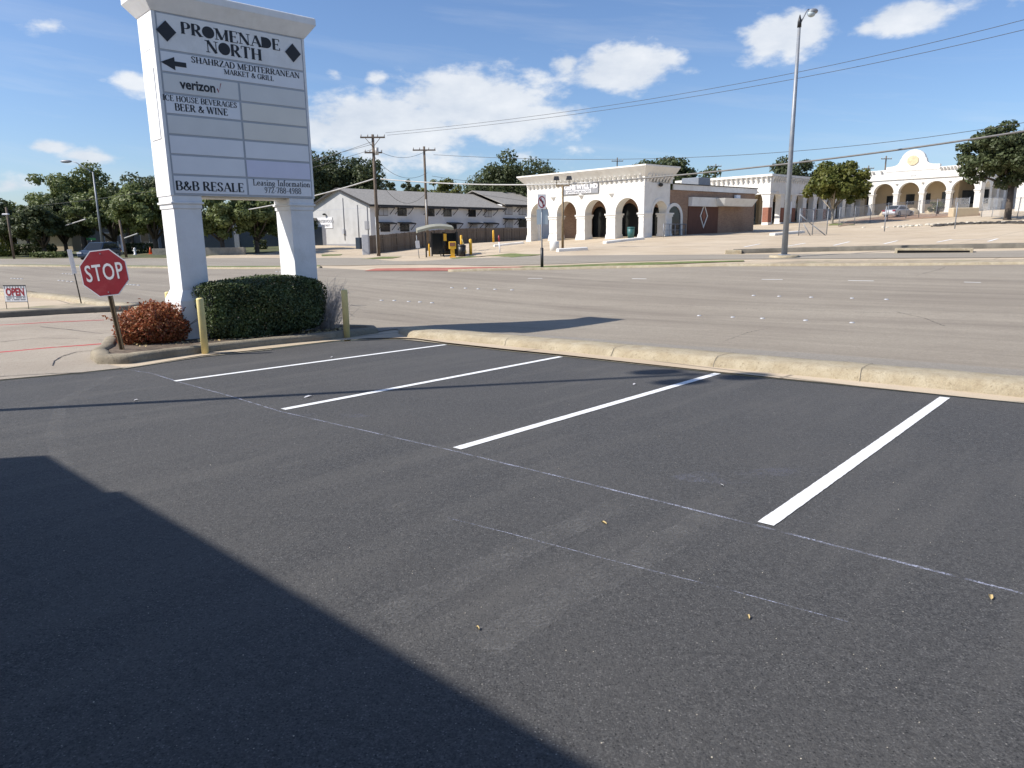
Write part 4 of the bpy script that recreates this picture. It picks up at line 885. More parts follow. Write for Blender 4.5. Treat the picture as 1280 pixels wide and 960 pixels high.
mb.build('twigs', M['twig'], t, recalc=False)
# red shrub
rb = island_pt(-.56, .05); RZ = lotz(rb.x, rb.y) + .12
t = thing('red_shrub', 'low bushy shrub with red-orange leaves beside the stop sign post', 'shrub', (rb.x, rb.y, RZ), STH)
lumps = [(-.55, .05, .36, .36), (-.15, -.15, .42, .42), (.25, .0, .5, .42), (-.3, .35, .4, .4), (.35, .35, .45, .42), (.05, .1, .62, .34), (-.7, -.2, .28, .28), (.5, -.3, .3, .3), (-.35, -.35, .28, .3), (.1, -.45, .28, .28), (.62, .1, .4, .32), (0, .5, .5, .35)]
Cs = []; Ns = []
for x, y, z, r_ in lumps:
    k = int(20000 * r_ * r_ / .13 / 12 * 1.0); d = sph(rng, k); Cs.append(np.array([x * .78, y * .85, z]) * .86 + d * (.80 * r_ * rng.uniform(.7, 1.12, (k, 1))) * np.array([1.05, 1.0, 1.0])); Ns.append(d)
for i in range(46):                          # stray shoots standing out of the mass
    a = rng.uniform(0, 6.28); q = rng.uniform(.2, .78); tz = .62 - .25 * q + rng.uniform(0, .26); k = 26; tt = rng.uniform(.55, 1.08, k)[:, None]
    Cs.append(np.array([math.cos(a) * q, math.sin(a) * q * .8, tz]) * tt + rng.normal(0, .022, (k, 3))); Ns.append(sph(rng, k))
C = np.concatenate(Cs); nn = np.concatenate(Ns); k_ = C[:, 2] > .0; leaf_obj('foliage', leaves(C[k_], nn[k_], .030, 2.0, .8, rng), M['redleaf'], t)
mb = MB()
for i in range(40):
    a = rng.uniform(0, 6.28); mb.tube([(.1 * math.cos(a), .1 * math.sin(a), -.05), (rng.uniform(-.7, .8), rng.uniform(-.4, .5), rng.uniform(.3, .75))], [.009, .004], 5)
mb.build('stems', M['bark'], t)
# fallen leaves and twigs in the bed
C = np.array([[p.x, p.y, isz(p.x, p.y) + .135 + rng.uniform(0, .02)] for p in [island_pt(rng.uniform(-1.05, 3.4), rng.uniform(-.7, 1.0)) for _ in range(1500)]])
lf = leaf_obj('leaf_litter', leaves(C, np.tile([0, 0, 1.0], (len(C), 1)), .045, 1.6, .35, rng), M['leafdry']); lf['kind'] = 'stuff'; lf['label'] = 'dry leaf litter on the island soil'

# ---------------------------------------------------------------- bollards, stop sign, small signs
def bollard(u, v, label, h=.98, r=.075, cat='bollard', group='yellow bollards at the island kerb', p=None):
    p = p or lotpt(u, v); t = thing('bollard', label, cat, p, 0, group)
    mb = MB(); mb.tube([(0, 0, -.05), (0, 0, h - .03), (0, 0, h - .008), (0, 0, h)], [r, r, r * .93, r * .6], 20); mb.build('pipe', M['bollard'], t)
    MB().tube([(0, 0, -.02), (0, 0, .012)], [r * 1.25, r * 1.15], 16).build('collar', M['pan'], t); return t
bollard(257, 444, 'yellow steel bollard in front of the hedge beside the left sign pillar', 1.03, .062)
bollard(434, 423.5, 'yellow steel bollard standing alone right of the twiggy shrub', 1.05, .066)
bollard(0, 0, 'short yellow bollard half hidden behind the left sign pillar', 1.0, .07, p=Vector((island_pt(.38, 1.95).x, island_pt(.38, 1.95).y, -.5)))

sp = lotpt(153, 438, .14)
STOP = thing('stop_sign', 'leaning red octagonal stop sign on a brown post before the red shrub', 'sign', sp, R(4))
lean = R(-6.0)
STOP.rotation_euler = (R(-2), lean, R(4))
mb = MB()
for s in (-1, 1): mb.box(s * .03 - .008, -.02, -.1, s * .03 + .008, .012, 1.75)
mb.box(-.03, .008, -.1, .03, .016, 1.75); mb.build('post', M['rustpost'], STOP)
def octo(r): return [(r * math.cos(R(22.5 + 45 * k)), r * math.sin(R(22.5 + 45 * k))) for k in range(8)]
zc = 1.36
RO_ = .395 / math.cos(R(22.5)) 
o = MB().prismy([(a, b + zc) for a, b in octo(RO_)], -.032, -.028).build('plate', M['refl'], STOP)
MB().prismy([(a, b + zc) for a, b in octo(RO_ * .955)], -.034, -.0325).build('red_face', M['stopred'], o)
put_text('STOP', .36, M['refl'], o, (0, -.0355, zc), sx=.70, sz=1.1, bold=.004, space=1.1)
MB().tube([(0, -.04, zc + .33), (0, -.034, zc + .33)], .012, 8).tube([(0, -.04, zc - .33), (0, -.034, zc - .33)], .012, 8).build('bolt', M['galv'], o)

p = G(9, 388.5); q = G(36.5, 388.5)
wd = (q - p).length; t = thing('yard_sign', 'small OPEN yard sign on two thin legs across the driveway', 'sign', p, math.atan2(q.y - p.y, q.x - p.x))
hh_ = wd / 28 * 31
for x in (0, wd): MB().tube([(x, 0, -.1), (x, 0, hh_)], .009, 6).build('leg', M['black2'], t)
MB().box(0, -.008, hh_ * .36, wd, .008, hh_ * .97).build('board', M['panel'], t)
MB().box(0, -.013, hh_ * .965, wd, .013, hh_ * 1.0).box(0, -.013, hh_ * .34, wd, .013, hh_ * .36).build('frame', M['black2'], t)
mb = MB()
for k in range(8): mb.box(wd * (k + .15) / 8, -.012, hh_ * .86, wd * (k + .55) / 8, -.009, hh_ * .96)
mb.build('trim_stripes', M['signgrey'], t)
put_text('OPEN', .3, M['stopred'], t, (wd / 2, -.012, hh_ * .72), sx=wd / .93, sz=.95, bold=.012)
mb = MB(); mb.box(wd * .06, -.012, hh_ * .55, wd * .94, -.0095, hh_ * .565)
for k in range(22):
    for r_ in range(2):
        if random.random() < .8: x = wd * (.08 + k * .039); mb.box(x, -.012, hh_ * (.49 - r_ * .07), x + wd * .028, -.0095, hh_ * (.52 - r_ * .07))
mb.build('small_print', M['carblue'], t)

p = G(102, 381); t = thing('sign_post', 'thin leaning post with a white sign plate seen edge-on', 'sign post', p, 0)
t.rotation_euler = (0, R(-4.5), R(20)); hp = hgt(90, 313, p)
MB().tube([(0, 0, -.1), (0, 0, hp * .98)], .018, 6).build('post', M['black2'], t)
MB().box(-.03, -.12, hp * .58, .03, .2, hp * 1.02).build('plate', M['refl'], t, bevel=.004)

# no-left-turn sign
p = tg(677.5, 335, 35.5); t = thing('turn_sign', 'no-left-turn road sign on a post at the far side of the road', 'sign', p, R(4)); k = 35.5 / F
ht = hgt(677, 243, p)
MB().tube([(0, 0, -.1), (0, 0, ht - .05)], .035, 8).build('post', M['galv'], t)
MB().tube([(.0, -.02, -.05), (0, -.02, .98)], .075, 8).build('post_sleeve', M['black2'], t)
pl = MB().box(-.2, -.055, ht - .68, .2, -.045, ht).build('plate', M['refl'], t)
mb = MB(); cc = ht - .36
rr = [(.185, .15)]
n_ = 28; vs = []
for r_ in (.185, .15):
    for i in range(n_): vs.append((r_ * math.cos(2 * math.pi * i / n_), -.058, cc + r_ * 1.6 * math.sin(2 * math.pi * i / n_) * .95))
mb.add(vs, [(i, (i + 1) % n_, n_ + (i + 1) % n_, n_ + i) for i in range(n_)]); mb.add([(-.13, -.0585, cc + .19), (-.1, -.0585, cc + .23), (.13, -.0585, cc - .19), (.1, -.0585, cc - .23)], [(0, 1, 2, 3)]); mb.build('red_ring', M['stopred'], pl, recalc=False)
mb = MB(); mb.add([(.03, -.057, cc - .2), (.08, -.057, cc - .2), (.08, -.057, cc + .02), (-.02, -.057, cc + .12), (-.04, -.057, cc + .07), (.03, -.057, cc)], [(0, 1, 2, 5), (5, 2, 3, 4)]); mb.add([(-.12, -.057, cc + .08), (-.02, -.057, cc + .0), (-.01, -.057, cc + .19)], [(0, 1, 2)]); mb.build('arrow', M['black'], pl, recalc=False)
MB().box(-.25, -.01, ht - 1.42, .3, 0, ht - .70).build('backing_plate', M['blueglass'], t, 'pale blue-grey sign plate below the turn sign')

# ---------------------------------------------------------------- lamps
def lot_pole():   # lamp whose shadow falls over the stalls, outside the frame on the left
    t = thing('parking_lamp', 'tall parking lot lamp standing outside the view on the left', 'lamp', (2.65 - 12.4 * math.cos(R(12.5)), 9.85 - 12.4 * math.sin(R(12.5)), -.24), R(12.5))
    h = 11.47; MB().tube([(0, 0, 0), (0, 0, h)], [.09, .06], 12).build('pole', M['galv'], t)
    MB().tube([(0, 0, 0), (0, 0, .7)], .25, 16).build('base', M['pan'], t)
    MB().tube([(0, 0, h), (-.45, -.42, h)], .03, 8).tube([(0, 0, h), (-.45, .42, h)], .03, 8).tube([(0, 0, h), (.5, -.42, h)], .03, 8).build('arm', M['galv'], t)
    for hx, hy in ((-.5, -.52), (-.5, .34), (.5, -.42)): MB().ell((hx, hy, h), (.4, .24, .12), 14, 8).build('lamp_head', M['galv'], t)
    return t
lot_pole()

pb = tg(980, 322, 36.5); ph = hgt(999, 27, pb)
t = thing('street_lamp', 'tall grey street lamp pole with a curved arm at the right of the road', 'street lamp', pb, 0)
MB().tube([(0, 0, -.1), (0, 0, ph)], [.15, .07], 14).build('pole', M['galv'], t)
MB().tube([(0, 0, -.1), (0, 0, .12)], .72, 20).build('concrete_footing', M['kerb'], t)
MB().bbox(-.24, -.24, .12, .24, .24, .17, .02).build('base_plate', M['galv'], t)
MB().tube([(0, 0, ph - .25), (0, 0, ph + .02), (0, 0, ph + .3)], [.10, .09, .02], 10).build('finial', M['black2'], t)
def k2(u, v): 
    r = ray(u, v); return Vector((r[0] * pb.y - pb.x, 0, CZ + r[2] * pb.y - pb.z))
MB().tube([k2(1000, 30), k2(1004.5, 21), k2(1009, 12.5), k2(1011.5, 11.5)], [.04, .035, .03, .03], 8).build('arm', M['galv'], t)
hc = k2(1015.5, 15.5)
hd_ = MB().ell(hc + Vector((.02, 0, .04)), (.24, .2, .13), 14, 8).build('lamp_head', M['galv'], t)
MB().ell(hc + Vector((-.04, 0, -.05)), (.19, .17, .16), 14, 8).build('lens', M['blueglass'], hd_)
MB().bbox(.13, -.06, 2.15, .2, .06, 2.75, .01).build('meter_box', M['refl'], t)

pb2 = tg(130, 321, 78); ph2 = hgt(116.5, 215, pb2)
t = thing('street_lamp', 'slim street lamp with long curved arm among the trees at left', 'street lamp', pb2, 0)
MB().tube([(0, 0, -.1), (0, 0, ph2)], [.14, .07], 12).build('pole', M['galv'], t)
def k3(u, v):
    r = ray(u, v); return Vector((r[0] * pb2.y - pb2.x, 0, CZ + r[2] * pb2.y - pb2.z))
o0 = k3(116.5, 215); s0 = Vector((-o0.x, 0, 0))
MB().tube([k3(116.5, 216) + s0, k3(107, 210.5) + s0, k3(97, 204) + s0, k3(91, 201.5) + s0], [.06, .05, .045, .04], 8).build('arm', M['galv'], t)
MB().ell(k3(83, 201.8) + s0, (.62, .2, .16), 14, 8).build('lamp_head', M['galv'], t)

# small dark lamp pole far left
b = tg(18, 325.5, 74); h_ = hgt(15.5, 259, b); t = thing('small_lamp', 'short dark pole with a pale lamp arm at far left', 'street lamp', b, 0)
MB().tube([(0, 0, -.1), (0, 0, h_)], .11, 8).build('pole', M['wood'], t); MB().bbox(-.45, -.15, h_ - .75, .15, .15, h_ - .6, .03).build('lamp_head', M['refl'], t)

# ---------------------------------------------------------------- utility poles and wires
def upole(u, v, d, vtop, r, name, label, arms, group=None):
    b = tg(u, v, d); h_ = hgt(u, vtop, b); t = thing(name, label, 'utility pole', b, R(4), group)
    MB().tube([(0, 0, -.3), (0, 0, h_)], [r, r * .65], 10).build('pole', M['wood'], t)
    for dz, L_, br in arms:
        a = MB(); a.box(-L_ / 2, -.16, h_ - dz - .06, L_ / 2, -.05, h_ - dz + .06)
        if br: a.tube([(-L_ * .32, -.1, h_ - dz), (0, -.12, h_ - dz - .8)], .025, 5); a.tube([(L_ * .32, -.1, h_ - dz), (0, -.12, h_ - dz - .8)], .025, 5)
        ao = a.build('crossarm', M['wood'], t)
        for x in (-L_ * .47, -L_ * .2, L_ * .2, L_ * .47): MB().tube([(x, -.1, h_ - dz + .06), (x, -.1, h_ - dz + .16), (x, -.1, h_ - dz + .26)], [.03, .06, .03], 7).build('insulator', M['porc'], ao)
    return t, b, h_
t, u1, uh1 = upole(473.5, 320, 64, 168, .17, 'utility_pole', 'taller wooden utility pole with two crossarms before the board fence', [(.25, 2.1, True), (1.5, 1.5, False)])
MB().tube([(.3, -.2, uh1 - 1.7), (.3, -.2, uh1 - 1.1)], .16, 10).build('transformer', M['porc'], t)
MB().tube([(-.1, -.22, uh1 * .02), (-.1, -.2, uh1 * .33)], .035, 6).build('conduit', M['porc'], t)
t, u2, uh2 = upole(535, 318, 72, 183, .16, 'utility_pole', 'shorter utility pole behind the bus shelter roof', [(.35, 2.2, False)])
MB().tube([(.0, -.1, uh2 * .2), (.0, -.16, uh2 * .5)], .06, 6).build('conduit', M['porc'], t)
upole(891, 290, 126, 205, .14, 'utility_pole', 'distant small utility pole above the brick building', [(.4, 1.9, False)], 'distant utility poles')
upole(770, 290, 128, 197, .14, 'utility_pole', 'distant utility pole top just showing over the arcade cornice', [(.6, 2.0, False)], 'distant utility poles')
upole(1101, 270, 128, 195, .16, 'utility_pole', 'distant utility pole just left of the curved gable', [(.5, 1.9, False)], 'distant utility poles')
upole(1080.5, 270, 132, 207, .14, 'utility_pole', 'smaller distant utility pole over the arcade roof left of the gable', [(.5, 1.9, False)], 'distant utility poles')

def wire(name, label, pts, r, mat='cable', nseg=28):
    """pts: (u,v,depth) seen along the span; interpolated in projective space, quadratic in v."""
    U = [p[0] for p in pts]; out = []
    u0, u1_ = U[0], U[-1]
    Vc = np.polyfit(U, [p[1] for p in pts], min(2, len(pts) - 1)); Ic = np.polyfit([U[0], U[-1]], [1 / pts[0][2], 1 / pts[-1][2]], 1)
    for i in range(nseg + 1):
        u = u0 + (u1_ - u0) * i / nseg; out.append(dep(u, float(np.polyval(Vc, u)), 1 / float(np.polyval(Ic, u))))
    b = out[0].copy(); o = MB().tube([q - b for q in out], r, 6).build(name, M[mat]); o.location = b; return tag(o, label, 'cable')
wire('overhead_wire', 'upper of two thin power lines rising from the taller utility pole', [(482, 166, 64), (992, 91, 42), (1280, 25, 33), (1600, -70, 27)], .013)
wire('overhead_wire', 'lower of two thin power lines rising from the taller utility pole', [(484, 169, 64), (992, 99, 42), (1280, 37, 33), (1600, -50, 27)], .013)
wire('overhead_wire', 'thin sagging line from the shorter utility pole across the arcade sky', [(542, 189, 72), (700, 203, 64), (862, 203, 58), (1060, 179, 50), (1280, 148, 42), (1500, 112, 37)], .018)
wire('thick_cable', 'thick pale telephone cable bundle crossing in front of the white buildings', [(476, 223.5, 64), (568, 230, 58), (660, 230.5, 53), (743, 228, 49)], .05, 'cablew')
wire('thick_cable', 'right half of the thick cable bundle passing the big live oak', [(743, 228, 49), (800, 223, 47), (860, 217.5, 45), (983, 206, 42), (1060, 195.5, 40), (1280, 163, 35), (1500, 125, 31)], .05, 'cableg')
wire('thick_cable', 'pale cable sloping from the taller utility pole down to the white gable roof', [(469, 223, 64), (396, 244, 68), (316, 261, 74), (200, 275, 84)], .055, 'cablew')
wire('thick_cable', 'short stretch of pale cable crossing the dark trees at left', [(172, 292, 76), (155, 298, 76)], .07, 'cablew')
wire('thick_cable', 'pale cable stretch left of the left street lamp pole', [(107, 274, 78), (82, 282, 80)], .07, 'cablew')
wire('overhead_wire', 'thin line over the trees left of the white sign', [(30, 262, 80), (110, 245, 78), (200, 235, 76), (300, 225, 70), (468, 178, 64)], .016)
wire('overhead_wire', 'thin line from the first pole crossarm behind the sign, upper', [(468, 176, 64), (396, 200, 68), (300, 225, 74)], .016)
wire('overhead_wire', 'thin line from the first pole crossarm behind the sign, lower', [(468, 186, 64), (396, 208, 68), (300, 236, 74)], .016)
wire('overhead_wire', 'thin slack line between the two utility poles, upper', [(476, 190, 64), (505, 197, 68), (534, 188, 72)], .016)
wire('overhead_wire', 'thin slack line between the two utility poles, lower', [(476, 205, 64), (505, 222, 68), (534, 216, 72)], .016)
wire('overhead_wire', 'slack service line drooping over the grey apartment roof', [(476, 228, 64), (500, 252, 74), (534, 240, 72)], .016)
wire('overhead_wire', 'service line from the shorter pole along the roof to the right', [(537, 238, 72), (620, 246, 80), (660, 252, 92)], .016)
wire('overhead_wire', 'service line from the shorter pole towards the arcade cornice', [(540, 220, 72), (600, 228, 76), (660, 232, 84)], .016)

# ---------------------------------------------------------------- buildings
BR = R(-48.6)
bu = Vector((math.cos(BR), math.sin(BR), 0)); bv = Vector((-math.sin(BR), math.cos(BR), 0))
def along(org, dirn, u):   # metres from org along dirn until pixel column u (at the horizon)
    r = ray(u, 290); k = r[0]
    return (k * org.y - org.x) / (dirn.x - k * dirn.y)
def arch_wall(mb, x0, x1, Ht, arches, y0, y1, z0=0, nseg=14):
    x = x0
    for cx, r_, sp_ in arches:
        mb.box(x, y0, z0, cx - r_, y1, Ht)
        pts = [(cx - r_ * math.cos(math.pi * i / nseg), sp_ + r_ * math.sin(math.pi * i / nseg)) for i in range(nseg + 1)]
        for a, b in zip(pts[:-1], pts[1:]): mb.prismy([a, b, (b[0], Ht), (a[0], Ht)], y0, y1)
        x = cx + r_
    mb.box(x, y0, z0, x1, y1, Ht)
def arch_wall_x(mb, y0, y1, Ht, arches, x0, x1, z0=0, nseg=14):
    y = y0
    for cy, r_, sp_ in arches:
        mb.box(x0, y, z0, x1, cy - r_, Ht)
        pts = [(cy - r_ * math.cos(math.pi * i / nseg), sp_ + r_ * math.sin(math.pi * i / nseg)) for i in range(nseg + 1)]
        for a, b in zip(pts[:-1], pts[1:]): mb.prismx([a, b, (b[0], Ht), (a[0], Ht)], x0, x1)
        y = cy + r_
    mb.box(x0, y, z0, x1, y1, Ht)
def archband(mb, cx, r_, sp_, w_, ya, yb, nseg=16, axis='y', k=0):
    for i in range(nseg):
        a0 = math.pi * i / nseg; a1 = math.pi * (i + 1) / nseg
        q = [(cx - rr * math.cos(a), sp_ + rr * math.sin(a)) for rr, a in ((r_, a0), (r_, a1), (r_ + w_, a1), (r_ + w_, a0))]
        (mb.prismy if axis == 'y' else mb.prismx)(q, ya, yb)
def pier(parent, x0, y0, x1, y1, cap, mat, name='column', base=.35, zb=0):
    mb = MB(); e = .07
    mb.box(x0 - e, y0 - e, cap - .32, x1 + e, y1 + e, cap - .12); mb.box(x0 - e * 2, y0 - e * 2, cap - .12, x1 + e * 2, y1 + e * 2, cap + .02)
    mb.frus(x0 - e * 1.8, y0 - e * 1.8, x1 + e * 1.8, y1 + e * 1.8, zb - .3, x0 - e * .6, y0 - e * .6, x1 + e * .6, y1 + e * .6, zb + base)
    mb.box(x0 - .012, y0 - .012, zb + base, x1 + .012, y1 + .012, cap - .32)
    return mb.build(name, mat, parent)
def diamond_vent(parent, x, y, z, s=.42):
    return MB().add([(x - s, y, z), (x, y, z - s), (x + s, y, z), (x, y, z + s), (x, y - .32, z)], [(0, 1, 4), (1, 2, 4), (2, 3, 4), (3, 0, 4)]).build('diamond_ornament', M['white'], parent)
def dentils(parent, x0, x1, y, z0, z1, n_, axis='x', w=.16):
    mb = MB()
    for i in range(n_):
        c = x0 + (x1 - x0) * (i + .5) / n_
        if axis == 'x': mb.add([(c - w / 2, y, z0), (c + w / 2, y, z0), (c + w / 2, y, z1), (c - w / 2, y, z1), (c - w / 2, y - .4, z1), (c + w / 2, y - .4, z1)], [(0, 1, 2, 3), (0, 4, 5, 1), (0, 3, 4), (1, 5, 2), (3, 2, 5, 4)])
        else: mb.add([(y, c - w / 2, z0), (y, c + w / 2, z0), (y, c + w / 2, z1), (y, c - w / 2, z1), (y + .4, c - w / 2, z1), (y + .4, c + w / 2, z1)], [(0, 1, 2, 3), (0, 4, 5, 1), (0, 3, 4), (1, 5, 2), (3, 2, 5, 4)])
    return mb.build('dentil_course', M['white'], parent)

# --- first arcade: white arched portico
PA = dep(804, 297.6, 62)      # right-near corner
lenA = -along(PA, bu, 659.5)  # positive length to the left
A0 = PA - bu * lenA; A0.z = PA.z
arc = thing('arcade_building', 'white arched portico building with a deep flared cornice and doctor sign', 'building', A0, BR)
HA = hgt(804, 206, PA); LA = lenA; DA = 3.6
cap = 2.12; bay = LA / 4; rA = (bay - 1.0) / 2; arches = [(bay * (i + .5), rA, cap) for i in range(4)]
mb = MB(); arch_wall(mb, 0, LA, HA - .9, arches, 0, .9, -.4)
arch_wall_x(mb, .9, DA + .0, HA - .9, [(.9 + (DA - .9) / 2 + .0, (DA - 1.7) / 2 + .1, cap)], LA - .9, LA, -.4)
arch_wall_x(mb, .9, DA, HA - .9, [(.9 + (DA - .9) / 2, (DA - 1.7) / 2 + .1, cap)], 0, .9, -.4)
mb.box(0, .9, HA - 1.4, LA, DA + .35, HA - .9)
mb.build('wall', M['white'], arc)
for i in range(5):
    xc = i * bay; x0 = max(0, xc - .5); x1 = min(LA, xc + .5)
    if i == 0: x1 = .5
    if i == 4: x0 = LA - .5
    pier(arc, x0, -.02, x1, .92, cap, M['white'])
pier(arc, LA - .92, DA - .45, LA + .02, DA + .35, cap, M['white'])
mb = MB()
for cx, r_, s_ in arches: archband(mb, cx, r_ - .02, s_, .24, -.05, .05)
archband(mb, .9 + (DA - .9) / 2, (DA - 1.7) / 2 + .08, cap, .24, LA - .05, LA + .05, axis='x'); mb.build('arch_trim', M['white'], arc)
mb = MB(); e = .75; z0 = HA - .9
mb.frus(-.05, -.05, LA + .05, DA + .35, z0, -e, -e, LA + e * .9, DA + .5, HA - .12); mb.box(-e, -e, HA - .12, LA + e * .9, DA + .5, HA)
mb.box(-.04, -.04, z0 - .12, LA + .04, DA + .5, z0); mb.build('cornice', M['white'], arc)
dentils(arc, 0.1, LA - .1, -.06, z0 - .42, z0 + .12, 26); dentils(arc, .1, DA, LA + .06, z0 - .42, z0 + .12, 8, 'y')
for i in range(1, 4): diamond_vent(arc, bay * i, -.0, cap + 1.75, .36)
for zz in (HA - 1.75, HA - 2.15):
    MB().box(-.02, -.02, zz, LA + .02, .0, zz + .04).build('string_course', M['white'], arc)
# brick shop body behind the portico
lb = along(PA, bv, 941.5); WB = LA - bay * 1.0
mb = MB(); HB = 4.0; zt = 4.1
bx0 = bay * .30
mb.box(bx0, DA, -.6, bx0 + .3, lb, zt); mb.box(LA - .3, DA + .0, -.6, LA - .02, lb, zt); mb.box(bx0 + .3, lb - .3, -.6, LA - .3, lb, zt)
dd = [(bay * 1.72, rA * .82, cap - .2), (bay * 2.72, rA * .95, cap - .2), (bay * 3.55, rA * .6, cap - .2)]
arch_wall(mb, bx0 + .3, LA - .3, HA - 1.4, dd, DA, DA + .3, -.6)
mb.build('brick_wall', M['brick'], arc)
MB().box(bx0, DA - .02, zt, LA, lb, zt + .02).box(bx0, DA, zt + .02, LA, lb, zt + .1).build('roof', M['darktrim'], arc)
mb = MB(); mb.box(bx0 + .31, DA + .6, -.3, LA - .31, DA + .7, zt - .3); mb.build('entrance_glazing', M['glass'], arc)
MB().box(LA, DA + .36, zt + .02, LA + .14, lb + .1, zt + .5).box(bx0 - .1, DA + .31, zt - .12, bx0, lb, zt + .5).box(bx0, lb, zt - .12, LA, lb + .12, zt + .5).build('parapet_band', M['white'], arc)
MB().box(LA - .02, DA + .36, zt + .5, LA + .2, lb + .16, zt + .58).build('parapet_cap', M['darktrim'], arc)
def tv(u): return along(PA, bv, u)
a0, a1 = tv(830.5), tv(851.5); mb = MB(); cy = (a0 + a1) / 2; r_ = (a1 - a0) / 2
sp_ = 1.75
archband(mb, cy, r_ - .28, sp_, .28, LA + .0, LA + .12, axis='x'); mb.box(LA, cy - r_, -.3, LA + .12, cy - r_ + .28, sp_); mb.box(LA, cy + r_ - .28, -.3, LA + .12, cy + r_, sp_)
wf = mb.build('arched_window', M['white'], arc)
mb = MB(); pts = [(cy - (r_ - .28) * math.cos(math.pi * i / 14), sp_ + (r_ - .28) * math.sin(math.pi * i / 14)) for i in range(15)]; mb.prismx([(cy - r_ + .28, .2)] + pts + [(cy + r_ - .28, .2)], LA - .01, LA + .03); mb.build('pane', M['glass'], wf)
d0, d1 = tv(859), tv(896); dz0 = 0.2
MB().box(LA - .0, d0, -.4, LA + .06, d1, 2.74).build('panelled_door', M['browndoor'], arc, 'dark red-brown panelled bay')
cyd = (d0 + d1) / 2; mb = MB()
for s in (1, -1):
    for q in (1, -1):
        w_ = .10; A1 = (cyd + s * .62, 1.9); B1 = (cyd, 1.9 + q * 1.12); mb.prismx([A1, B1, (B1[0], B1[1] - q * w_ * 1.8), (A1[0] - s * w_ * 1.1, A1[1])], LA + .06, LA + .12)
mb.build('diamond_frame', M['white'], arc); MB().prismx([(cyd - .3, 1.9), (cyd, 1.35), (cyd + .3, 1.9), (cyd, 2.45)], LA + .06, LA + .10).build('diamond_brick', M['brickr'], arc)
w0, w1 = tv(859), tv(926); wm = tv(892)
mb = MB(); mb.frus(LA, w0, LA + .35, wm, 2.75, LA, w0, LA + .45, wm, 3.55); mb.frus(LA, wm - .2, LA + 1.1, w1, 2.8, LA, wm - .6, LA + 1.5, w1 + .3, 3.5)
mb.build('awning', M['white'], arc)
MB().bbox(LA - 4, lb - 7, zt + .1, LA - 2, lb - 5, zt + 1.5, .05).build('rooftop_unit', M['galv'], arc)
MB().bbox(LA + .12, tv(914), 3.5, LA + .4, tv(919), 3.9, .03).build('flood_light', M['refl'], arc)
MB().ell((LA + .2, 2.0, cap + 2.35), (.2, .2, .17), 8, 6).build('wall_lamp', M['black2'], arc)
# doctor's sign: own thing on the facade
s0 = -along(PA, bu, 703.5); s1 = -along(PA, bu, 748); xa = LA - s0; xb = LA - s1
def zfac(u, v, x): # height on the facade plane
    P = A0 + bu * x; r = ray(u, v); return CZ + r[2] * P.y - A0.z
za = zfac(748, 241, xb); zb_ = zfac(748, 228.5, xb)
ds = thing('name_board', 'grey doctor name board GENE WYLL MD on the white arcade front', 'sign', A0 + bu * xa + Vector((0, 0, za)), BR)
wS = xb - xa; hS = zb_ - za
bd = MB().box(0, -.12, 0, wS, -.03, hS).build('board', M['signgrey'], ds)
put_text('GENE WYLL MD', hS * .62, M['refl'], bd, (wS * .53, -.14, hS * .70), sx=wS * .84 / (hS * .62 * 6.6), sz=1.0, bold=.03)
MB().box(wS * .12, -.15, hS * .06, wS * .82, -.125, hS * .4).build('name_strip', M['refl'], bd)
put_text('OPHTHALMOLOGY', hS * .30, M['signgrey'], bd, (wS * .47, -.165, hS * .22), sx=wS * .62 / (hS * .30 * 8.2), sz=1.0, bold=.01)

# --- second arcade
PB = dep(960.5, 281, 90)
arc2 = thing('arcade_building', 'long low white arcade with red brick column bases behind the street lamp', 'building', PB, BR)
HB2 = hgt(961, 217.5, PB); LL = 14.0; dside = 29.0
cap2 = 3.1
mb = MB()
arch_wall(mb, -LL, 0, HB2, [(-2.3 - 3.4 * i, 1.35, 2.9) for i in range(3)][::-1], 0, .7, -.6)
bays = [1.7 + 2.9 * i for i in range(9)]
arch_wall_x(mb, .7, dside, HB2, [(c, .95, cap2) for c in bays], -.7, 0, -.6)
mb.box(-LL, .7, HB2 - .6, -.7, dside, HB2 - .4)
mb.build('wall', M['white'], arc2)
MB().box(-LL, 3.4, -.6, -3.4, 3.6, HB2 - .6).box(-3.6, 3.4, -.6, -3.4, dside, HB2 - .6).build('inner_wall', M['tanwall'], arc2)
mb = MB()
for c in bays: archband(mb, c, .93, cap2, .16, -.02, .04, axis='x')
for i in range(3): archband(mb, -2.3 - 3.4 * i, 1.33, 2.9, .18, -.04, .02)
mb.build('arch_trim', M['white'], arc2)
MB().box(-LL, -.25, HB2 - .25, .25, .0, HB2 + .02).box(0, 0, HB2 - .25, .25, dside, HB2 + .02).box(-LL, -.10, HB2 - 2.35, .10, .0, HB2 - 2.15).box(0, 0, HB2 - 2.35, .10, dside, HB2 - 2.15).build('cornice', M['white'], arc2)
dentils(arc2, -LL, 0, -.08, HB2 - 1.0, HB2 - .3, 20); dentils(arc2, 0, dside, .02, HB2 - 1.0, HB2 - .3, 50, 'y', .1)
for i, c in enumerate([.1] + [c + 1.45 for c in bays[:5]]):
    MB().box(-.74, c - .42, .1, .04, c + .42, 2.1).build('brick_base', M['brickr'], arc2); MB().box(-.76, c - .46, -.6, .1, c + .46, .3).build('column_foot', M['white'], arc2)
MB().box(-LL, 2.9, .0, -3.5, 2.98, 3.2).build('shop_window', M['glass'], arc2)
for c in bays[2:]: MB().box(-3.38, c - .7, .6, -3.33, c + .7, 3.0).build('shop_window', M['glass'], arc2)

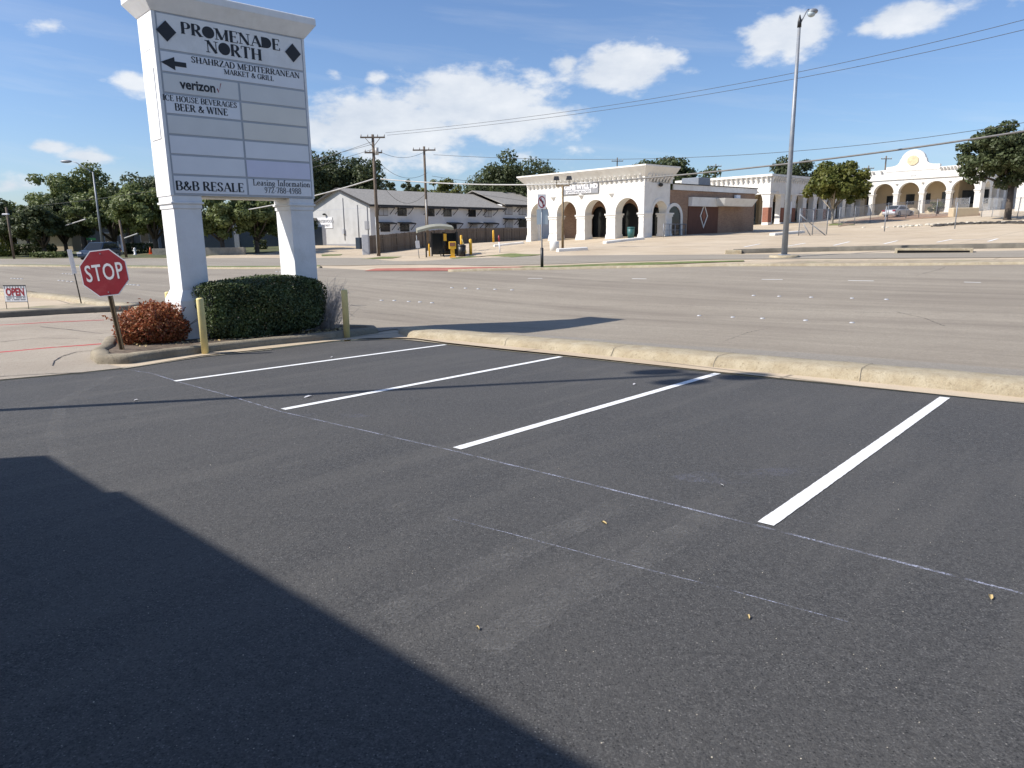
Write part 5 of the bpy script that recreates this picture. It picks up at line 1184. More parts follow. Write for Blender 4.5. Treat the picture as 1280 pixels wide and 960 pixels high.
# --- mission-style building
PC = dep(1223, 264, 94); PC.z = PC.z - .1
nb = 6; bc = 3.3; LC = bc * nb - .3
C0 = PC - bu * LC
mis = thing('mission_building', 'white mission-style building with curved gable and tall arches on the right', 'building', C0, BR)
ref = PC
HC = CZ + ray(1150, 208.5)[2] * (C0 + bu * (LC * .72)).y - C0.z
spC = 2.85; rC = 1.38
arches = [(LC - .45 - bc * (i + .5) + .05, rC, spC) for i in range(nb)][::-1]
mb = MB(); arch_wall(mb, -1.5, LC, HC, arches, 0, .8, -.8)
arch_wall_x(mb, .8, 34, HC, [(2.6 + 3.1 * i, 1.1, spC) for i in range(10)], LC - .8, LC, -.8)
mb.box(-1.5, .8, HC - .9, LC - .8, 34, HC - .7); mb.build('wall', M['white'], mis)
MB().box(-1.5, 3.4, -.8, LC - 3.6, 3.6, HC - .9).box(LC - 3.8, 3.6, -.8, LC - 3.6, 34, HC - .9).build('inner_wall', M['tanwall'], mis)
for i in range(nb + 1):
    xc = LC - .45 - bc * i + .05; pier(mis, xc - .26, -.03, xc + .26, .82, spC, M['white'], zb=.0)
mb = MB()
for cx, r_, s_ in arches: archband(mb, cx, r_ - .02, s_, .2, -.05, .04)
mb.build('arch_trim', M['white'], mis)
MB().box(-1.5, -.16, spC + rC + .42, LC + .12, .0, spC + rC + .60).box(LC, 0, spC + rC + .42, LC + .12, 34, spC + rC + .60).build('string_course', M['white'], mis)
gx = LC - along(PC, -bu, 1132.5); 
mb = MB(); g0 = 3.4
prof = [(gx - g0, HC - .3), (gx - g0, HC + .35), (gx - g0 + .9, HC + .42)]
for a in np.linspace(0, math.pi / 2, 5): prof.append((gx - g0 + 1.0 + .75 * math.sin(a), HC + 1.25 - .8 * math.cos(a)))
for a in np.linspace(math.pi * .95, math.pi * .05, 15): prof.append((gx + 1.55 * math.cos(a), HC + 1.1 + 1.35 * math.sin(a)))
for a in np.linspace(math.pi / 2, 0, 5): prof.append((gx + g0 - 1.0 - .75 * math.sin(a), HC + 1.25 - .8 * math.cos(a)))
prof += [(gx + g0 - .9, HC + .42), (gx + g0, HC + .35), (gx + g0, HC - .3)]
mb.prismy(prof[::-1], -.06, .5); mb.build('curved_gable', M['white'], mis)
mb = MB(); cz = HC + 1.05
em = MB().prismy([(gx + .75 * math.cos(a) * (1 if k % 2 else .93), cz + .65 * math.sin(a)) for k, a in enumerate(np.linspace(0, 2 * math.pi, 17)[:-1])], -.16, -.06).build('round_emblem', M['cream'], mis)
dentils(mis, -1.2, gx - g0, -.04, HC - .55, HC - .1, 8); dentils(mis, gx + g0, LC - .1, -.04, HC - .55, HC - .1, 12)
put_text('13550', .36, M['signgrey'], mis, (gx + .1, -.075, HC - 1.0))
for i in range(1, nb): diamond_vent(mis, LC - .45 - bc * i + .05, -.0, spC + 1.25, .28)
for x, w_, z0, z1 in [(arches[1][0] + .3, .55, 1.3, 2.6), (arches[2][0] - .1, .65, 1.4, 2.6), (arches[3][0] - .95, .5, 1.4, 2.7), (arches[3][0] + 1.2, .4, 1.4, 2.7), (arches[4][0] + .5, .65, 1.2, 2.8), (arches[5][0] + .5, 1.5, 1.2, 2.9)]:
    fr = MB().box(x - w_ - .06, 3.34, z0 - .06, x + w_ + .06, 3.395, z1 + .06).build('window', M['darktrim'], mis); MB().box(x - w_, 3.31, z0, x + w_, 3.335, z1).build('pane', M['glass'], fr)
MB().tube([(gx - g0 - 1.2, 6, HC - .7), (gx - g0 - 1.2, 6, HC + .9)], .3, 10).build('roof_vent', M['galv'], mis)
# white building bit at right edge
wb = dep(1268, 262, 88); wb.z = H(wb.x, wb.y)
t = thing('white_building', 'small white building corner with dark windows behind the big oak', 'building', wb, BR)
MB().box(0, 0, -.5, 18, 8, 5.5).build('wall', M['white'], t); MB().box(-.15, -.15, 5.5, 18.15, 8.15, 5.8).build('cornice', M['white'], t)
for x in (1.0, 4.5, 8): fr = MB().box(x, -.05, .8, x + 1.8, -.003, 3.2).build('window', M['darktrim'], t); MB().box(x + .08, -.07, .9, x + 1.72, -.055, 3.1).build('pane', M['glass'], fr)

# --- apartments
AU = R(49.5); au = Vector((math.cos(AU), math.sin(AU), 0)); av = Vector((-math.sin(AU), math.cos(AU), 0))
E1 = dep(462, 255, 88); E1.z = E1.z; gz = H(E1.x, E1.y)
apt = thing('apartment_block', 'two-storey white-painted apartment block with grey shingle roof and a plain gable end', 'building', (E1.x, E1.y, gz), AU)
HE = E1.z - gz; DW = 12.0; HR = HE + 2.05; L1 = along(E1, au, 628); L2 = along(E1, au, 672)
mb = MB(); mb.box(0, 0, -1, L1, DW, HE); mb.prismx([(0, HE), (DW, HE), (DW / 2, HR - .05)], 0, L1); mb.build('wall', M['apt'], apt)
MB().prismx([(-.0, -1), (DW, -1), (DW, HE - .05), (DW / 2, HR - .15), (-.0, HE - .05)], -.008, -.002).build('gable_shade_skin', M['gable'], apt)  # thin skin over the end wall, carrying its painted shade
MB().box(-.05, .1, -1, -.009, DW, .35).build('gable_plinth', M['signgrey'], apt)
mb = MB()
def roof(mb, x0, x1, he, hr, o=.5):
    s = (hr - he) / (DW / 2)
    for y0, y1, a, b in ((-o, DW / 2, he - s * o, hr), (DW / 2, DW + o, hr, he - s * o)):
        mb.add([(x0, y0, a), (x1, y0, a), (x1, y1, b), (x0, y1, b), (x0, y0, a + .12), (x1, y0, a + .12), (x1, y1, b + .12), (x0, y1, b + .12)], [(0, 3, 2, 1), (4, 5, 6, 7), (0, 1, 5, 4), (1, 2, 6, 5), (2, 3, 7, 6), (3, 0, 4, 7)])
roof(mb, -.4, L1 + .3, HE, HR); mb.build('roof', M['shingle'], apt)
mb = MB(); s = (HR - HE) / (DW / 2)
for x in (-.45,):
    for y0, y1, a, b in ((-.55, DW / 2, HE - s * .55, HR), (DW / 2, DW + .55, HR, HE - s * .55)):
        mb.add([(x, y0, a - .1), (x, y1, b - .1), (x, y1, b + .15), (x, y0, a + .15), (x + .06, y0, a - .1), (x + .06, y1, b - .1), (x + .06, y1, b + .15), (x + .06, y0, a + .15)], [(0, 1, 2, 3), (7, 6, 5, 4), (0, 4, 5, 1), (3, 2, 6, 7)])
mb.box(-.4, -.62, HE - s * .5 - .14, L1 + .3, -.52, HE - s * .5 + .1); mb.build('fascia', M['darktrim'], apt)
ZST = .55
blk2 = thing('apartment_block', 'second apartment block stepped up behind the arcade, with the same grey roof', 'building', Vector((E1.x, E1.y, gz)) + au * (L1 + .35) + Vector((0, 0, ZST)), AU)
L3 = 26
MB().box(0, .3, -1.5, L3, DW, HE).build('wall', M['apt'], blk2); mb = MB(); roof(mb, -.3, L3, HE, HR); mb.build('roof', M['shingle'], blk2)
MB().box(-.3, -.62, HE - s * .5 - .14, L3, -.52, HE - s * .5 + .1).build('fascia', M['darktrim'], blk2)
def awn_window(par, x, z0, z1, w_, blind, y=0.0):
    f = MB().box(x - w_ / 2 - .05, y - .05, z0 - .05, x + w_ / 2 + .05, y - .003, z1 + .05).build('window', M['darktrim'], par)
    MB().box(x - w_ / 2, y - .07, z0, x - .03, y - .052, z1).box(x + .03, y - .07, z0, x + w_ / 2, y - .052, z1).build('pane', M['blind' if blind else 'glass'], f)
    a = MB(); a.add([(x - w_ / 2 - .45, y, z1 + .16), (x + w_ / 2 + .45, y, z1 + .16), (x + w_ / 2 + .45, y - .95, z1 + .0), (x - w_ / 2 - .45, y - .95, z1 + .0), (x - w_ / 2 - .45, y, z1 + .28), (x + w_ / 2 + .45, y, z1 + .28), (x + w_ / 2 + .45, y - .95, z1 + .14), (x - w_ / 2 - .45, y - .95, z1 + .14)], [(0, 1, 2, 3), (7, 6, 5, 4), (0, 4, 5, 1), (3, 2, 6, 7), (0, 3, 7, 4), (1, 5, 6, 2)])
    for sx_ in (-1, 1): a.tube([(x + sx_ * (w_ / 2 + .4), y, z1 - .7), (x + sx_ * (w_ / 2 + .4), y - .9, z1 + .02)], .05, 4)
    a.build('awning', M['darktrim'], par)
for i, u in enumerate([480, 503.6, 538.6, 560, 590.5, 610.6]):
    x = along(E1, au, u); awn_window(apt, x, HE - 1.3, HE - .45, 1.4, i in (0, 5))
for i, u in enumerate([481.7, 506, 566, 592, 611.5]):
    x = along(E1, au, u); awn_window(apt, x, 1.85, 2.7, 1.4, i in (3, 4))
for i, u in enumerate([638, 655, 668]):
    x = along(E1, au, u) - L1 - .35; awn_window(blk2, x, HE - 1.45, HE - .4, 1.6, i < 2, .3); awn_window(blk2, x, 1.75, 2.8, 1.7, i == 0, .3)
mb = MB()
for y, z0 in ((3.2, HE + .9), (.35, HE)): mb.tube([(-.06, y + 2, .8), (-.06, y + 2, z0)], .045, 5)
mb.tube([(-.06, .5, 0), (-.06, .5, HE - .3)], .06, 6); mb.build('downpipe', M['signgrey'], apt)
MB().box(-.015, 1.0, HE - .45, -.0, DW - 1, HE - .4).build('brick_course', M['blind'], apt)
MB().box(-.25, 5.1, 1.6, -.01, 5.5, 2.2).build('meter_box', M['blind'], apt); MB().box(-.06, .3, 2.1, -.01, 1.1, 3.1).build('notice', M['signgrey'], apt)
# gable sign board
ys = DW - .2 - 3.0
gs = thing('name_board', 'white name board on the plain gable end of the apartments', 'sign', Vector((E1.x, E1.y, gz)) + av * (DW - 1.1) + Vector((0, 0, 2.35)), AU - math.pi / 2)
bd = MB().box(0, -.08, 0, 3.3, -.01, 1.35).build('board', M['refl'], gs)
put_text('WINTERWOOD', .52, M['signgrey'], bd, (1.75, -.09, .85), sx=.92, bold=.02); put_text('APARTMENTS', .34, M['signgrey'], bd, (1.9, -.09, .33), sx=.9, bold=.01)
MB().ell((1.9, -.25, 1.75), (.22, .25, .13), 8, 6).build('sign_lamp', M['black2'], gs)
bn = tg(452, 316, 84); o = MB().bbox(-.5, -.4, 0, .5, .4, 1.3, .04).build('waste_bin', M['carblue'], None); o.location = bn; o.rotation_euler = (0, 0, AU); tag(o, 'dark blue bin at the corner of the white gable end', 'bin')

# --- long shaded building behind the left trees
lb0 = tg(112, 318, 104)
t = thing('low_building', 'low dark grey building in the shade of the left trees', 'building', lb0, R(-14))
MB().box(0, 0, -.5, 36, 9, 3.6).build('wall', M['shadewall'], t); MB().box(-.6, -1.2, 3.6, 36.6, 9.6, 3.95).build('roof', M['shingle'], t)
for x in (6.5, 12.2, 18.6, 25.0, 31): MB().box(x, -1.0, -.5, x + .55, -.5, 3.6).build('column', M['blind'], t)
for x in (3, 9, 15.5, 22): fr = MB().box(x, -.05, .9, x + 1.5, -.003, 2.5).build('window', M['blind'], t); MB().box(x + .1, -.08, 1, x + 1.4, -.055, 2.4).build('pane', M['glass'], fr)
lb1 = tg(-40, 318, 108)
t = thing('white_house', 'pale low house behind the bushes at the extreme left', 'house', lb1, R(-6))
MB().box(0, 0, -.5, 17, 8, 2.6).build('wall', M['tanwall'], t); MB().prismx([(-.6, 2.55), (8.6, 2.55), (4, 4.4)], -.5, 17.5).build('roof', M['shingle'], t)
for x in (2, 7, 12): fr = MB().box(x, -.05, .8, x + 1.4, -.003, 2.2).build('window', M['white'], t); MB().box(x + .1, -.08, .9, x + 1.3, -.055, 2.1).build('pane', M['glass'], fr)
# wall at right behind trees: privacy wall seen under the sign
lw = tg(250, 317, 92); t = thing('garden_wall', 'dark panelled wall with pale posts seen between the sign pillars', 'wall', lw, R(8))
MB().box(0, 0, -.5, 15.5, .2, 2.6).build('panels', M['carblue'], t)
for x in (4.4, 10.4, 15.4): MB().box(x, -.25, -.5, x + .6, .3, 2.9).build('post', M['blind'], t)
pw = tg(256, 321, 74); t = MB().box(0, 0, -.3, 4.0, .35, .75).box(4.0, .02, -.3, 4.1, .33, .7).build('planter_wall', M['stonewall'], None, bevel=.02); t.location = pw; t.rotation_euler = (0, 0, R(3)); tag(t, 'low rough stone wall section beneath the trees between the sign pillars', 'wall')
pw = tg(172, 322, 76); t2 = MB().box(1.6, 0, -.3, 5.0, .35, .7).build('planter_wall', M['stonewall'], None, bevel=.02); t2.location = pw; t2.rotation_euler = (0, 0, R(0)); tag(t2, 'low rough stone wall section left of the white sign pillar', 'wall')

# --- board fence
f0 = tg(461, 317.7, 73); f1 = tg(664, 300.6, 106); fd_ = (f1 - f0); fl = math.hypot(fd_.x, fd_.y); fa = math.atan2(fd_.y, fd_.x)
t = thing('board_fence', 'weathered brown board fence in front of the apartments', 'fence', f0, fa)
mb = MB(); x = 0; pos_ = []
slope = lambda x: H(f0.x + math.cos(fa) * x, f0.y + math.sin(fa) * x) - f0.z
while x < fl:
    z = slope(x); hgt_ = 1.83 + random.uniform(-.03, .03); mb.box(x, random.uniform(-.012, .012), z - .2, x + .135, .03, z + hgt_); x += .145
mb.build('boards', M['fence'], t)
for k in range(int(fl / 2.4) + 1): x = k * 2.4; z = slope(x); MB().box(x - .05, -.09, z - .2, x + .05, -.02, z + 1.78).build('post', M['fence'], t)
mb = MB(); 
for k in range(int(fl / 2.4)):
    for zz in (.5, 1.4): a, b = slope(k * 2.4) + zz, slope(k * 2.4 + 2.4) + zz; mb.add([(k * 2.4, -.07, a), (k * 2.4 + 2.4, -.07, b), (k * 2.4 + 2.4, -.02, b), (k * 2.4, -.02, a), (k * 2.4, -.07, a + .09), (k * 2.4 + 2.4, -.07, b + .09), (k * 2.4 + 2.4, -.02, b + .09), (k * 2.4, -.02, a + .09)], [(0, 3, 2, 1), (4, 5, 6, 7), (0, 1, 5, 4), (2, 3, 7, 6)])
mb.build('rail', M['fence'], t)
o = MB().bbox(-.32, -.32, -.2, .32, .32, 1.95, .03).build('gate_pillar', M['blind'], None); o.location = tg(458, 318.5, 71); tag(o, 'square grey gate pillar at the left end of the board fence', 'pillar')

# ---------------------------------------------------------------- bus stop
bs = tg(533, 321.5, 61); t = thing('bus_shelter', 'dark bus shelter with a curved pale roof beside the road', 'bus shelter', bs, R(10))
k = 61 / F; W2 = 2.75
for x, y in ((0, 0), (.55, 0.9), (W2 - .1, 0), (W2 - .1, 1.2), (1.55, 1.2)): MB().box(x - .06, y - .06, -.1, x + .06, y + .06, 2.1).build('post', M['black2'], t)
mb = MB(); nS = 8
for i in range(nS):
    x0 = -.7 + (W2 + .3) * i / nS; x1 = -.7 + (W2 + .3) * (i + 1) / nS; zz = lambda x: 2.05 + .34 * math.sin(max(0, min(1, (x + .7) / (W2 + .3))) * math.pi * .8)
    mb.add([(x0, -.3, zz(x0)), (x1, -.3, zz(x1)), (x1, 1.6, zz(x1)), (x0, 1.6, zz(x0)), (x0, -.3, zz(x0) + .2), (x1, -.3, zz(x1) + .2), (x1, 1.6, zz(x1) + .42), (x0, 1.6, zz(x0) + .42)], [(0, 3, 2, 1), (4, 5, 6, 7), (0, 1, 5, 4), (1, 2, 6, 5), (2, 3, 7, 6), (3, 0, 4, 7)])
mb.build('roof', M['skyroof'], t)
MB().box(.5, 1.17, .2, W2 - .16, 1.22, 2.0).box(W2 - .13, .06, .2, W2 - .08, 1.14, 2.05).box(1.6, .0, .9, 1.66, 1.14, 2.05).build('panel', M['glass'], t)
MB().box(1.5, -.1, 1.35, 1.75, -.06, 1.95).build('route_notice', M['ylw'], t)
MB().box(1.2, .5, .38, 2.5, .95, .45).box(1.25, .55, -.05, 1.32, .9, .38).box(2.38, .55, -.05, 2.45, .9, .38).build('bench', M['black2'], t)
# newspaper box
nb_ = tg(566, 322.3, 60); t = thing('newspaper_box', 'yellow newspaper box on a pedestal beside the bus shelter', 'newspaper box', nb_, R(5))
MB().bbox(-.3, -.2, .72, .3, .25, 1.32, .03).build('box', M['ylw'], t); MB().box(-.17, -.12, .1, .17, .12, .72).build('pedestal', M['ylw'], t); MB().bbox(-.26, -.2, -.02, .26, .2, .1, .01).build('base', M['ylw'], t)
MB().box(-.22, -.215, .95, .22, -.203, 1.22).build('window', M['brickr'], t)
tb_ = tg(577.5, 322, 61); t = thing('litter_bin', 'black round litter bin right of the yellow newspaper box', 'bin', tb_, 0)
MB().tube([(0, 0, 0), (0, 0, .85)], [.3, .36], 16).build('body', M['black2'], t); MB().tube([(0, 0, .85), (0, 0, .92), (0, 0, 1.0)], [.38, .36, .2], 16).build('lid', M['black2'], t)
def ybol(u, v, d, h_, r_, label, mat='ylw', lean_=0):
    p = tg(u, v, d); t = thing('bollard', label, 'bollard', p, 0, 'bollards around the bus stop'); t.rotation_euler = (0, lean_, 0)
    MB().tube([(0, 0, -.1), (0, 0, h_ - .06), (0, 0, h_)], [r_, r_, r_ * .5], 12).build('pipe', M[mat], t); return t
ybol(588.5, 319.8, 62, 1.35, .13, 'thick yellow bollard right of the black litter bin')
ybol(577, 317, 68, 1.4, .11, 'yellow bollard just behind the black litter bin')
ybol(537, 321, 62, 1.1, .07, 'yellow bollard inside the left posts of the bus shelter')
ybol(545.5, 320, 64, 1.1, .07, 'tan bollard in the middle of the bus shelter', 'bollard')
ybol(617, 308, 84, 1.4, .11, 'lone yellow bollard before the board fence, far right of the shelter')
ybol(583, 318.5, 64, 1.3, .05, 'leaning yellow rail beside the thick bollard', 'bollard', R(-16))
p = tg(625, 320, 62); t = thing('marker_post', 'white marker post with a red-orange top on the grass verge', 'post', p, 0); t.rotation_euler = (0, R(-3), 0); MB().tube([(0, 0, -.1), (0, 0, .9)], .06, 10).build('lower_post', M['refl'], t); MB().tube([(0, 0, .9), (0, 0, 1.45)], .065, 10).build('upper_sleeve', M['stopred'], t)
p = tg(524, 321.5, 60); t = thing('bus_stop_sign', 'small white bus stop sign on a leaning post left of the shelter', 'sign', p, R(20)); t.rotation_euler = (0, R(-5), R(20)); MB().tube([(0, 0, -.1), (0, 0, 1.9)], .03, 8).build('post', M['galv'], t); MB().box(-.17, -.05, .85, .17, -.03, 1.45).build('plate', M['refl'], t)
# flood-lamp pole with drum base and wheel stops
p = tg(703.3, 312.5, 50); hp = hgt(701, 232, p)
t = thing('flood_lamp_pole', 'thin lamp pole with two floodlights before the white arcade', 'lamp', p, R(-10))
MB().tube([(0, 0, -.1), (0, 0, hp)], [.09, .07], 10).build('pole', M['rustpost'], t); MB().box(-.46, -.04, hp - .06, .46, .04, hp + .03).build('arm', M['rustpost'], t)
for s_ in (-1, 1):
    MB().tube([(s_ * .43, 0, hp), (s_ * .43, 0, hp + .4)], .025, 6).build('bracket', M['rustpost'], t); MB().frus(s_ * .43 - .2, -.15, s_ * .43 + .2, .15, hp + .36, s_ * .43 - .14, -.1, s_ * .43 + .14, .1, hp + .62).build('floodlight', M['black2'], t)
p = tg(693, 315.8, 48.5); o = MB().tube([(0, 0, -.1), (0, 0, .56), (0, 0, .6)], [.31, .31, .28], 20).build('concrete_drum', M['white']); o.location = p; tag(o, 'white painted concrete drum at the foot of the floodlight pole', 'drum')
def wstop(u0, v0, u1, v1, label, w_=.5, h_=.2):
    a, b = G(u0, v0), G(u1, v1); an = math.atan2(b.y - a.y, b.x - a.x); l = (b - a).length; o = MB().bbox(0, 0, -.1, l, w_, h_, .04).build('kerb_stone', M['white']); o.location = a; o.rotation_euler = (0, math.asin(max(-1, min(1, (a.z - b.z) / l))), an); tag(o, label, 'kerb stone', 'white painted kerb stones'); return o
wstop(698, 314.8, 735, 312.6, 'white kerb stone beside the white concrete drum')
wstop(758, 304.6, 806, 299.2, 'long white kerb stone before the corner column of the arcade')
wstop(969, 294.4, 1006, 291, 'white kerb stone behind the tall street lamp pole')
wstop(618, 308.6, 655, 304.6, 'white kerb stone by the lone yellow bollard near the fence')
p = tg(788.5, 297.5, 63); t = thing('teal_bin', 'teal round bin beside the corner column of the arcade', 'bin', p, 0); MB().tube([(0, 0, 0), (0, 0, .85)], [.27, .33], 14).build('body', M['tealbin'], t); MB().tube([(0, 0, .85), (0, 0, .95)], [.36, .3], 14).build('lid', M['tealbin'], t)
# railing before the arched window
p = tg(829, 298.5, 61.5); rl = tg(857, 296, 66); an = math.atan2(rl.y - p.y, rl.x - p.x); l = (rl - p).length
t = thing('handrail', 'low grey pipe railing before the arched brick-wall window', 'railing', p, an)
MB().tube([(0, 0, 1.1), (l, 0, 1.1)], .035, 6).tube([(0, 0, .6), (l, 0, .6)], .025, 6).build('rail', M['galv'], t)
for i in range(5): MB().tube([(l * i / 4, 0, -.1), (l * i / 4, 0, 1.12)], .035, 6).build('post', M['galv'], t)

# ---------------------------------------------------------------- chain-link fences and rubble on the right
def chain(label, pts, h_=1.9, lean_=0):
    P = [tg(*q) for q in pts]; b = P[0]; t = thing('chain_fence', label, 'fence', b, 0)
    for i, q in enumerate(P): l = q - b; MB().tube([l + Vector((0, 0, -.1)), l + Vector((lean_ * (i % 2), 0, h_ + .1))], .04, 6).build('post', M['galv'], t)
    for i in range(len(P) - 1):
        a, c = P[i] - b, P[i + 1] - b
        MB().tube([a + Vector((0, 0, h_)), c + Vector((0, 0, h_))], .022, 5).build('top_rail', M['galv'], t)
        d = c - a; l = math.hypot(d.x, d.y); an = math.atan2(d.y, d.x)
        o = MB().add([(0, 0, .03), (l, 0, .03 + d.z), (l, 0, h_ + d.z), (0, 0, h_)], [(0, 1, 2, 3)]).build('mesh_panel', M['chain'], t, recalc=False); o.location = a; o.rotation_euler = (0, 0, an)
    return t
chain('chain-link fence section right of the tall street lamp pole', [(998, 297, 60), (1015, 296, 61), (1033, 295, 62)], 2.1)
chain('long chain-link fence in front of the mission-style arches', [(1048, 287, 78), (1067.5, 284.5, 80), (1087, 281, 83), (1109, 277, 85), (1132, 274, 86), (1148, 272, 87), (1170, 271, 87), (1193, 269.5, 87), (1210, 268, 86)], 1.95)
chain('chain-link fence below the big live oak at the right edge', [(1227, 268, 80), (1240, 267.5, 79), (1256, 267, 76), (1272, 266, 74), (1290, 266, 72)], 2.0, .15)
for (u, v, d, top, lab) in [(1105, 293, 64, 258, 'bare fence post standing alone left of the silver car'), (1193, 289.5, 62, 253, 'bare fence post standing alone below the right-hand arch column')]:
    q = tg(u, v, d); o = MB().tube([(0, 0, -.1), (.0, 0, hgt(u, top, q))], .045, 8).build('fence_post', M['galv']); o.location = q; tag(o, lab, 'post', 'bare fence posts')
q = tg(998, 297, 59.5); o = MB().tube([(0, 0, 1.7), (1.05, -.1, .85)], .04, 6).tube([(.35, 0, .95), (1.0, 0, -.05)], .035, 6).tube([(1.05, -.1, .85), (2.3, 0, -.05)], .04, 6).build('broken_rail', M['galv']); o.location = q; tag(o, 'bent loose fence rails leaning at the end of the chain-link fence', 'rail')
rg = np.random.default_rng(9)
def rocks(name, label, pts, n_, s0, s1, mat, spread=.5):
    mb = MB()
    for i in range(n_):
        a = rg.uniform(0, len(pts) - 1.001); j = int(a); f = a - j; u = pts[j][0] * (1 - f) + pts[j + 1][0] * f; v = pts[j][1] * (1 - f) + pts[j + 1][1] * f; q = G(u, v); q.x += rg.normal(0, spread); q.y += rg.normal(0, spread); q.z = H(q.x, q.y); s = rg.uniform(s0, s1)
        mb.ell(q + Vector((0, 0, s * .2)), (s * rg.uniform(.7, 1.3), s * rg.uniform(.7, 1.3), s * .55), 6, 4, .2)
    for k in range(len(mb.sm)): mb.sm[k] = False
    o = mb.build(name, M[mat]); o['kind'] = 'stuff'; o['label'] = label; return o
rocks('broken_asphalt', 'line of broken black asphalt chunks along the upper car park edge', [(1168, 283.5), (1200, 280.5), (1240, 279.5), (1290, 279)], 130, .12, .32, 'blk', .25)
rocks('rubble', 'pale broken concrete scattered between the asphalt chunks', [(1100, 285), (1190, 280), (1290, 277.5)], 80, .1, .25, 'rub', .8)
def mound(u, v, d, w_, h_, label):
    q = tg(u, v, d); o = MB().ell((0, 0, 0), (w_, w_ * .6, h_), 12, 8, .06).build('dirt_mound', M['tanwall']); o.location = q; tag(o, label, 'mound', 'pale mounds before the arches'); return o
mound(1108, 269, 97, .95, .75, 'pale mound left of the silver car'); mound(1140, 268, 96, 1.0, .85, 'pale mound right of the silver car'); mound(1166, 267, 95, .85, .8, 'pale mound beside the bright green bush')
cb = tg(1204, 268, 84); o = MB().bbox(-1.5, -.5, -.1, 1.5, .5, .95, .08).build('concrete_block', M['tanwall']); o.location = cb; tag(o, 'long tan concrete block below the rightmost arch', 'block')

# ---------------------------------------------------------------- vehicles
def car(name, label, loc, rz, body, L_=4.6, W_=1.8, Hh=1.45, suv=False):
    t = thing(name, label, 'car', loc, rz); hb = .62 * Hh if not suv else .6 * Hh
    X = L_ / 2
    low = [(-X, .42), (-X + .08, .75), (-X + .25, hb - .03), (-X * .62, hb + .02), (X * .42, hb), (X * .8, hb - .12), (X - .06, .62), (X, .4), (X - .05, .22), (-X + .05, .22)]
    mb = MB(); m = len(low); secs = [(-W_ / 2, .93, .06), (-W_ / 2 + .10, 1.0, 0), (W_ / 2 - .10, 1.0, 0), (W_ / 2, .93, .06)]; vs = []
    for y, s_, dz in secs: vs += [(x * s_, y, (z if z < .5 else z - dz)) for x, z in low]
    fs = [tuple(range(m)), tuple(range(4 * m - 1, 3 * m - 1, -1))]
    for k in range(3):
        for i in range(m): fs.append((k * m + i, k * m + (i + 1) % m, (k + 1) * m + (i + 1) % m, (k + 1) * m + i))
    mb.add(vs, fs, False)
    if suv: roofp = [(-X + .12, hb), (-X + .35, Hh - .06), (-X + .8, Hh), (X * .15, Hh - .02), (X * .5, hb)]
    else: roofp = [(-X * .78, hb), (-X * .42, Hh - .05), (-X * .1, Hh), (X * .15, Hh - .03), (X * .52, hb)]
    yi = W_ / 2 - .08; yt = W_ / 2 - .26
    def cab(inset, dz): return [(x + (inset if x < 0 else -inset), (yi if z < hb + .05 else yt), z + dz) for x, z in roofp]
    a = cab(0, 0); n2 = len(a); mb.add([(x, -y, z) for x, y, z in a] + [(x, y, z) for x, y, z in a], [tuple(range(n2)), tuple(range(2 * n2 - 1, n2 - 1, -1))] + [(i, (i + 1), n2 + i + 1, n2 + i) for i in range(n2 - 1)])
    mb.build('body', M[body], t, bevel=.05)
    g_ = MB()
    for s_ in (-1, 1):
        q = [(roofp[0][0] + .28, hb + .05), (roofp[1][0] + .12, Hh - .16), (roofp[3][0] - .05, Hh - .14), (roofp[4][0] - .3, hb + .05)]
        g_.add([(x, s_ * ((yi if z < hb + .1 else yt) + .012 + (0 if z < hb + .1 else .03)), z) for x, z in q], [(0, 1, 2, 3)])
    for i0, i1, sg in ((0, 1, -1), (3, 4, 1)):
        (x0, z0), (x1, z1) = roofp[i0], roofp[i1]
        def f(tt): return x0 + (x1 - x0) * tt + sg * .02, z0 + (z1 - z0) * tt + .012
        (ax, az), (bx, bz) = f(.1), f(.9); ya = yi - .12; yb = yt - .05
        if z0 > z1: ya, yb = yb, ya
        g_.add([(ax, -ya, az), (ax, ya, az), (bx, yb, bz), (bx, -yb, bz)], [(0, 1, 2, 3)])
    g_.build('windows', M['glass'], t, recalc=False)
    for x in (-X * .6, X * .6):
        for s_ in (-1, 1):
            w = MB().tube([(x, s_ * (W_ / 2 - .2), .33), (x, s_ * (W_ / 2 + .01), .33)], .33, 18).build('wheel', M['tyre'], t); MB().tube([(x, s_ * (W_ / 2 + .012), .33), (x, s_ * (W_ / 2 + .02), .33)], .2, 12).build('rim', M['galv'], w)
    for s_ in (-1, 1):
        MB().box(X - .12, s_ * .62 - .2, .56, X + .01, s_ * .62 + .2, .7).build('headlight', M['refl'], t); MB().box(-X - .01, s_ * .66 - .17, .66, -X + .1, s_ * .66 + .17, .84).build('tail_light', M['stopred'], t)
    MB().box(-X - .012, -.25, .5, -X + .02, .25, .63).build('number_plate', M['refl'], t)
    return t
c = tg(1122, 274.3, 92); car('parked_car', 'silver sedan parked before the mission-style arches', c, R(33), 'carsilver', 4.5, 1.8, 1.42)
c = tg(126, 326, 66); car('passing_suv', 'dark blue-grey SUV on the frontage road behind the stop sign', c, R(270), 'carblue', 4.3, 1.8, 1.55, True)
c = tg(644, 302, 112); car('parked_van', 'white van whose roof shows over the board fence', c, R(10), 'carwhite', 5.4, 1.95, 2.35, True)
c = tg(619, 303.5, 106); car('parked_car', 'white car whose roof line shows over the fence left of the van', c, R(10), 'carwhite', 4.5, 1.8, 2.05, True)

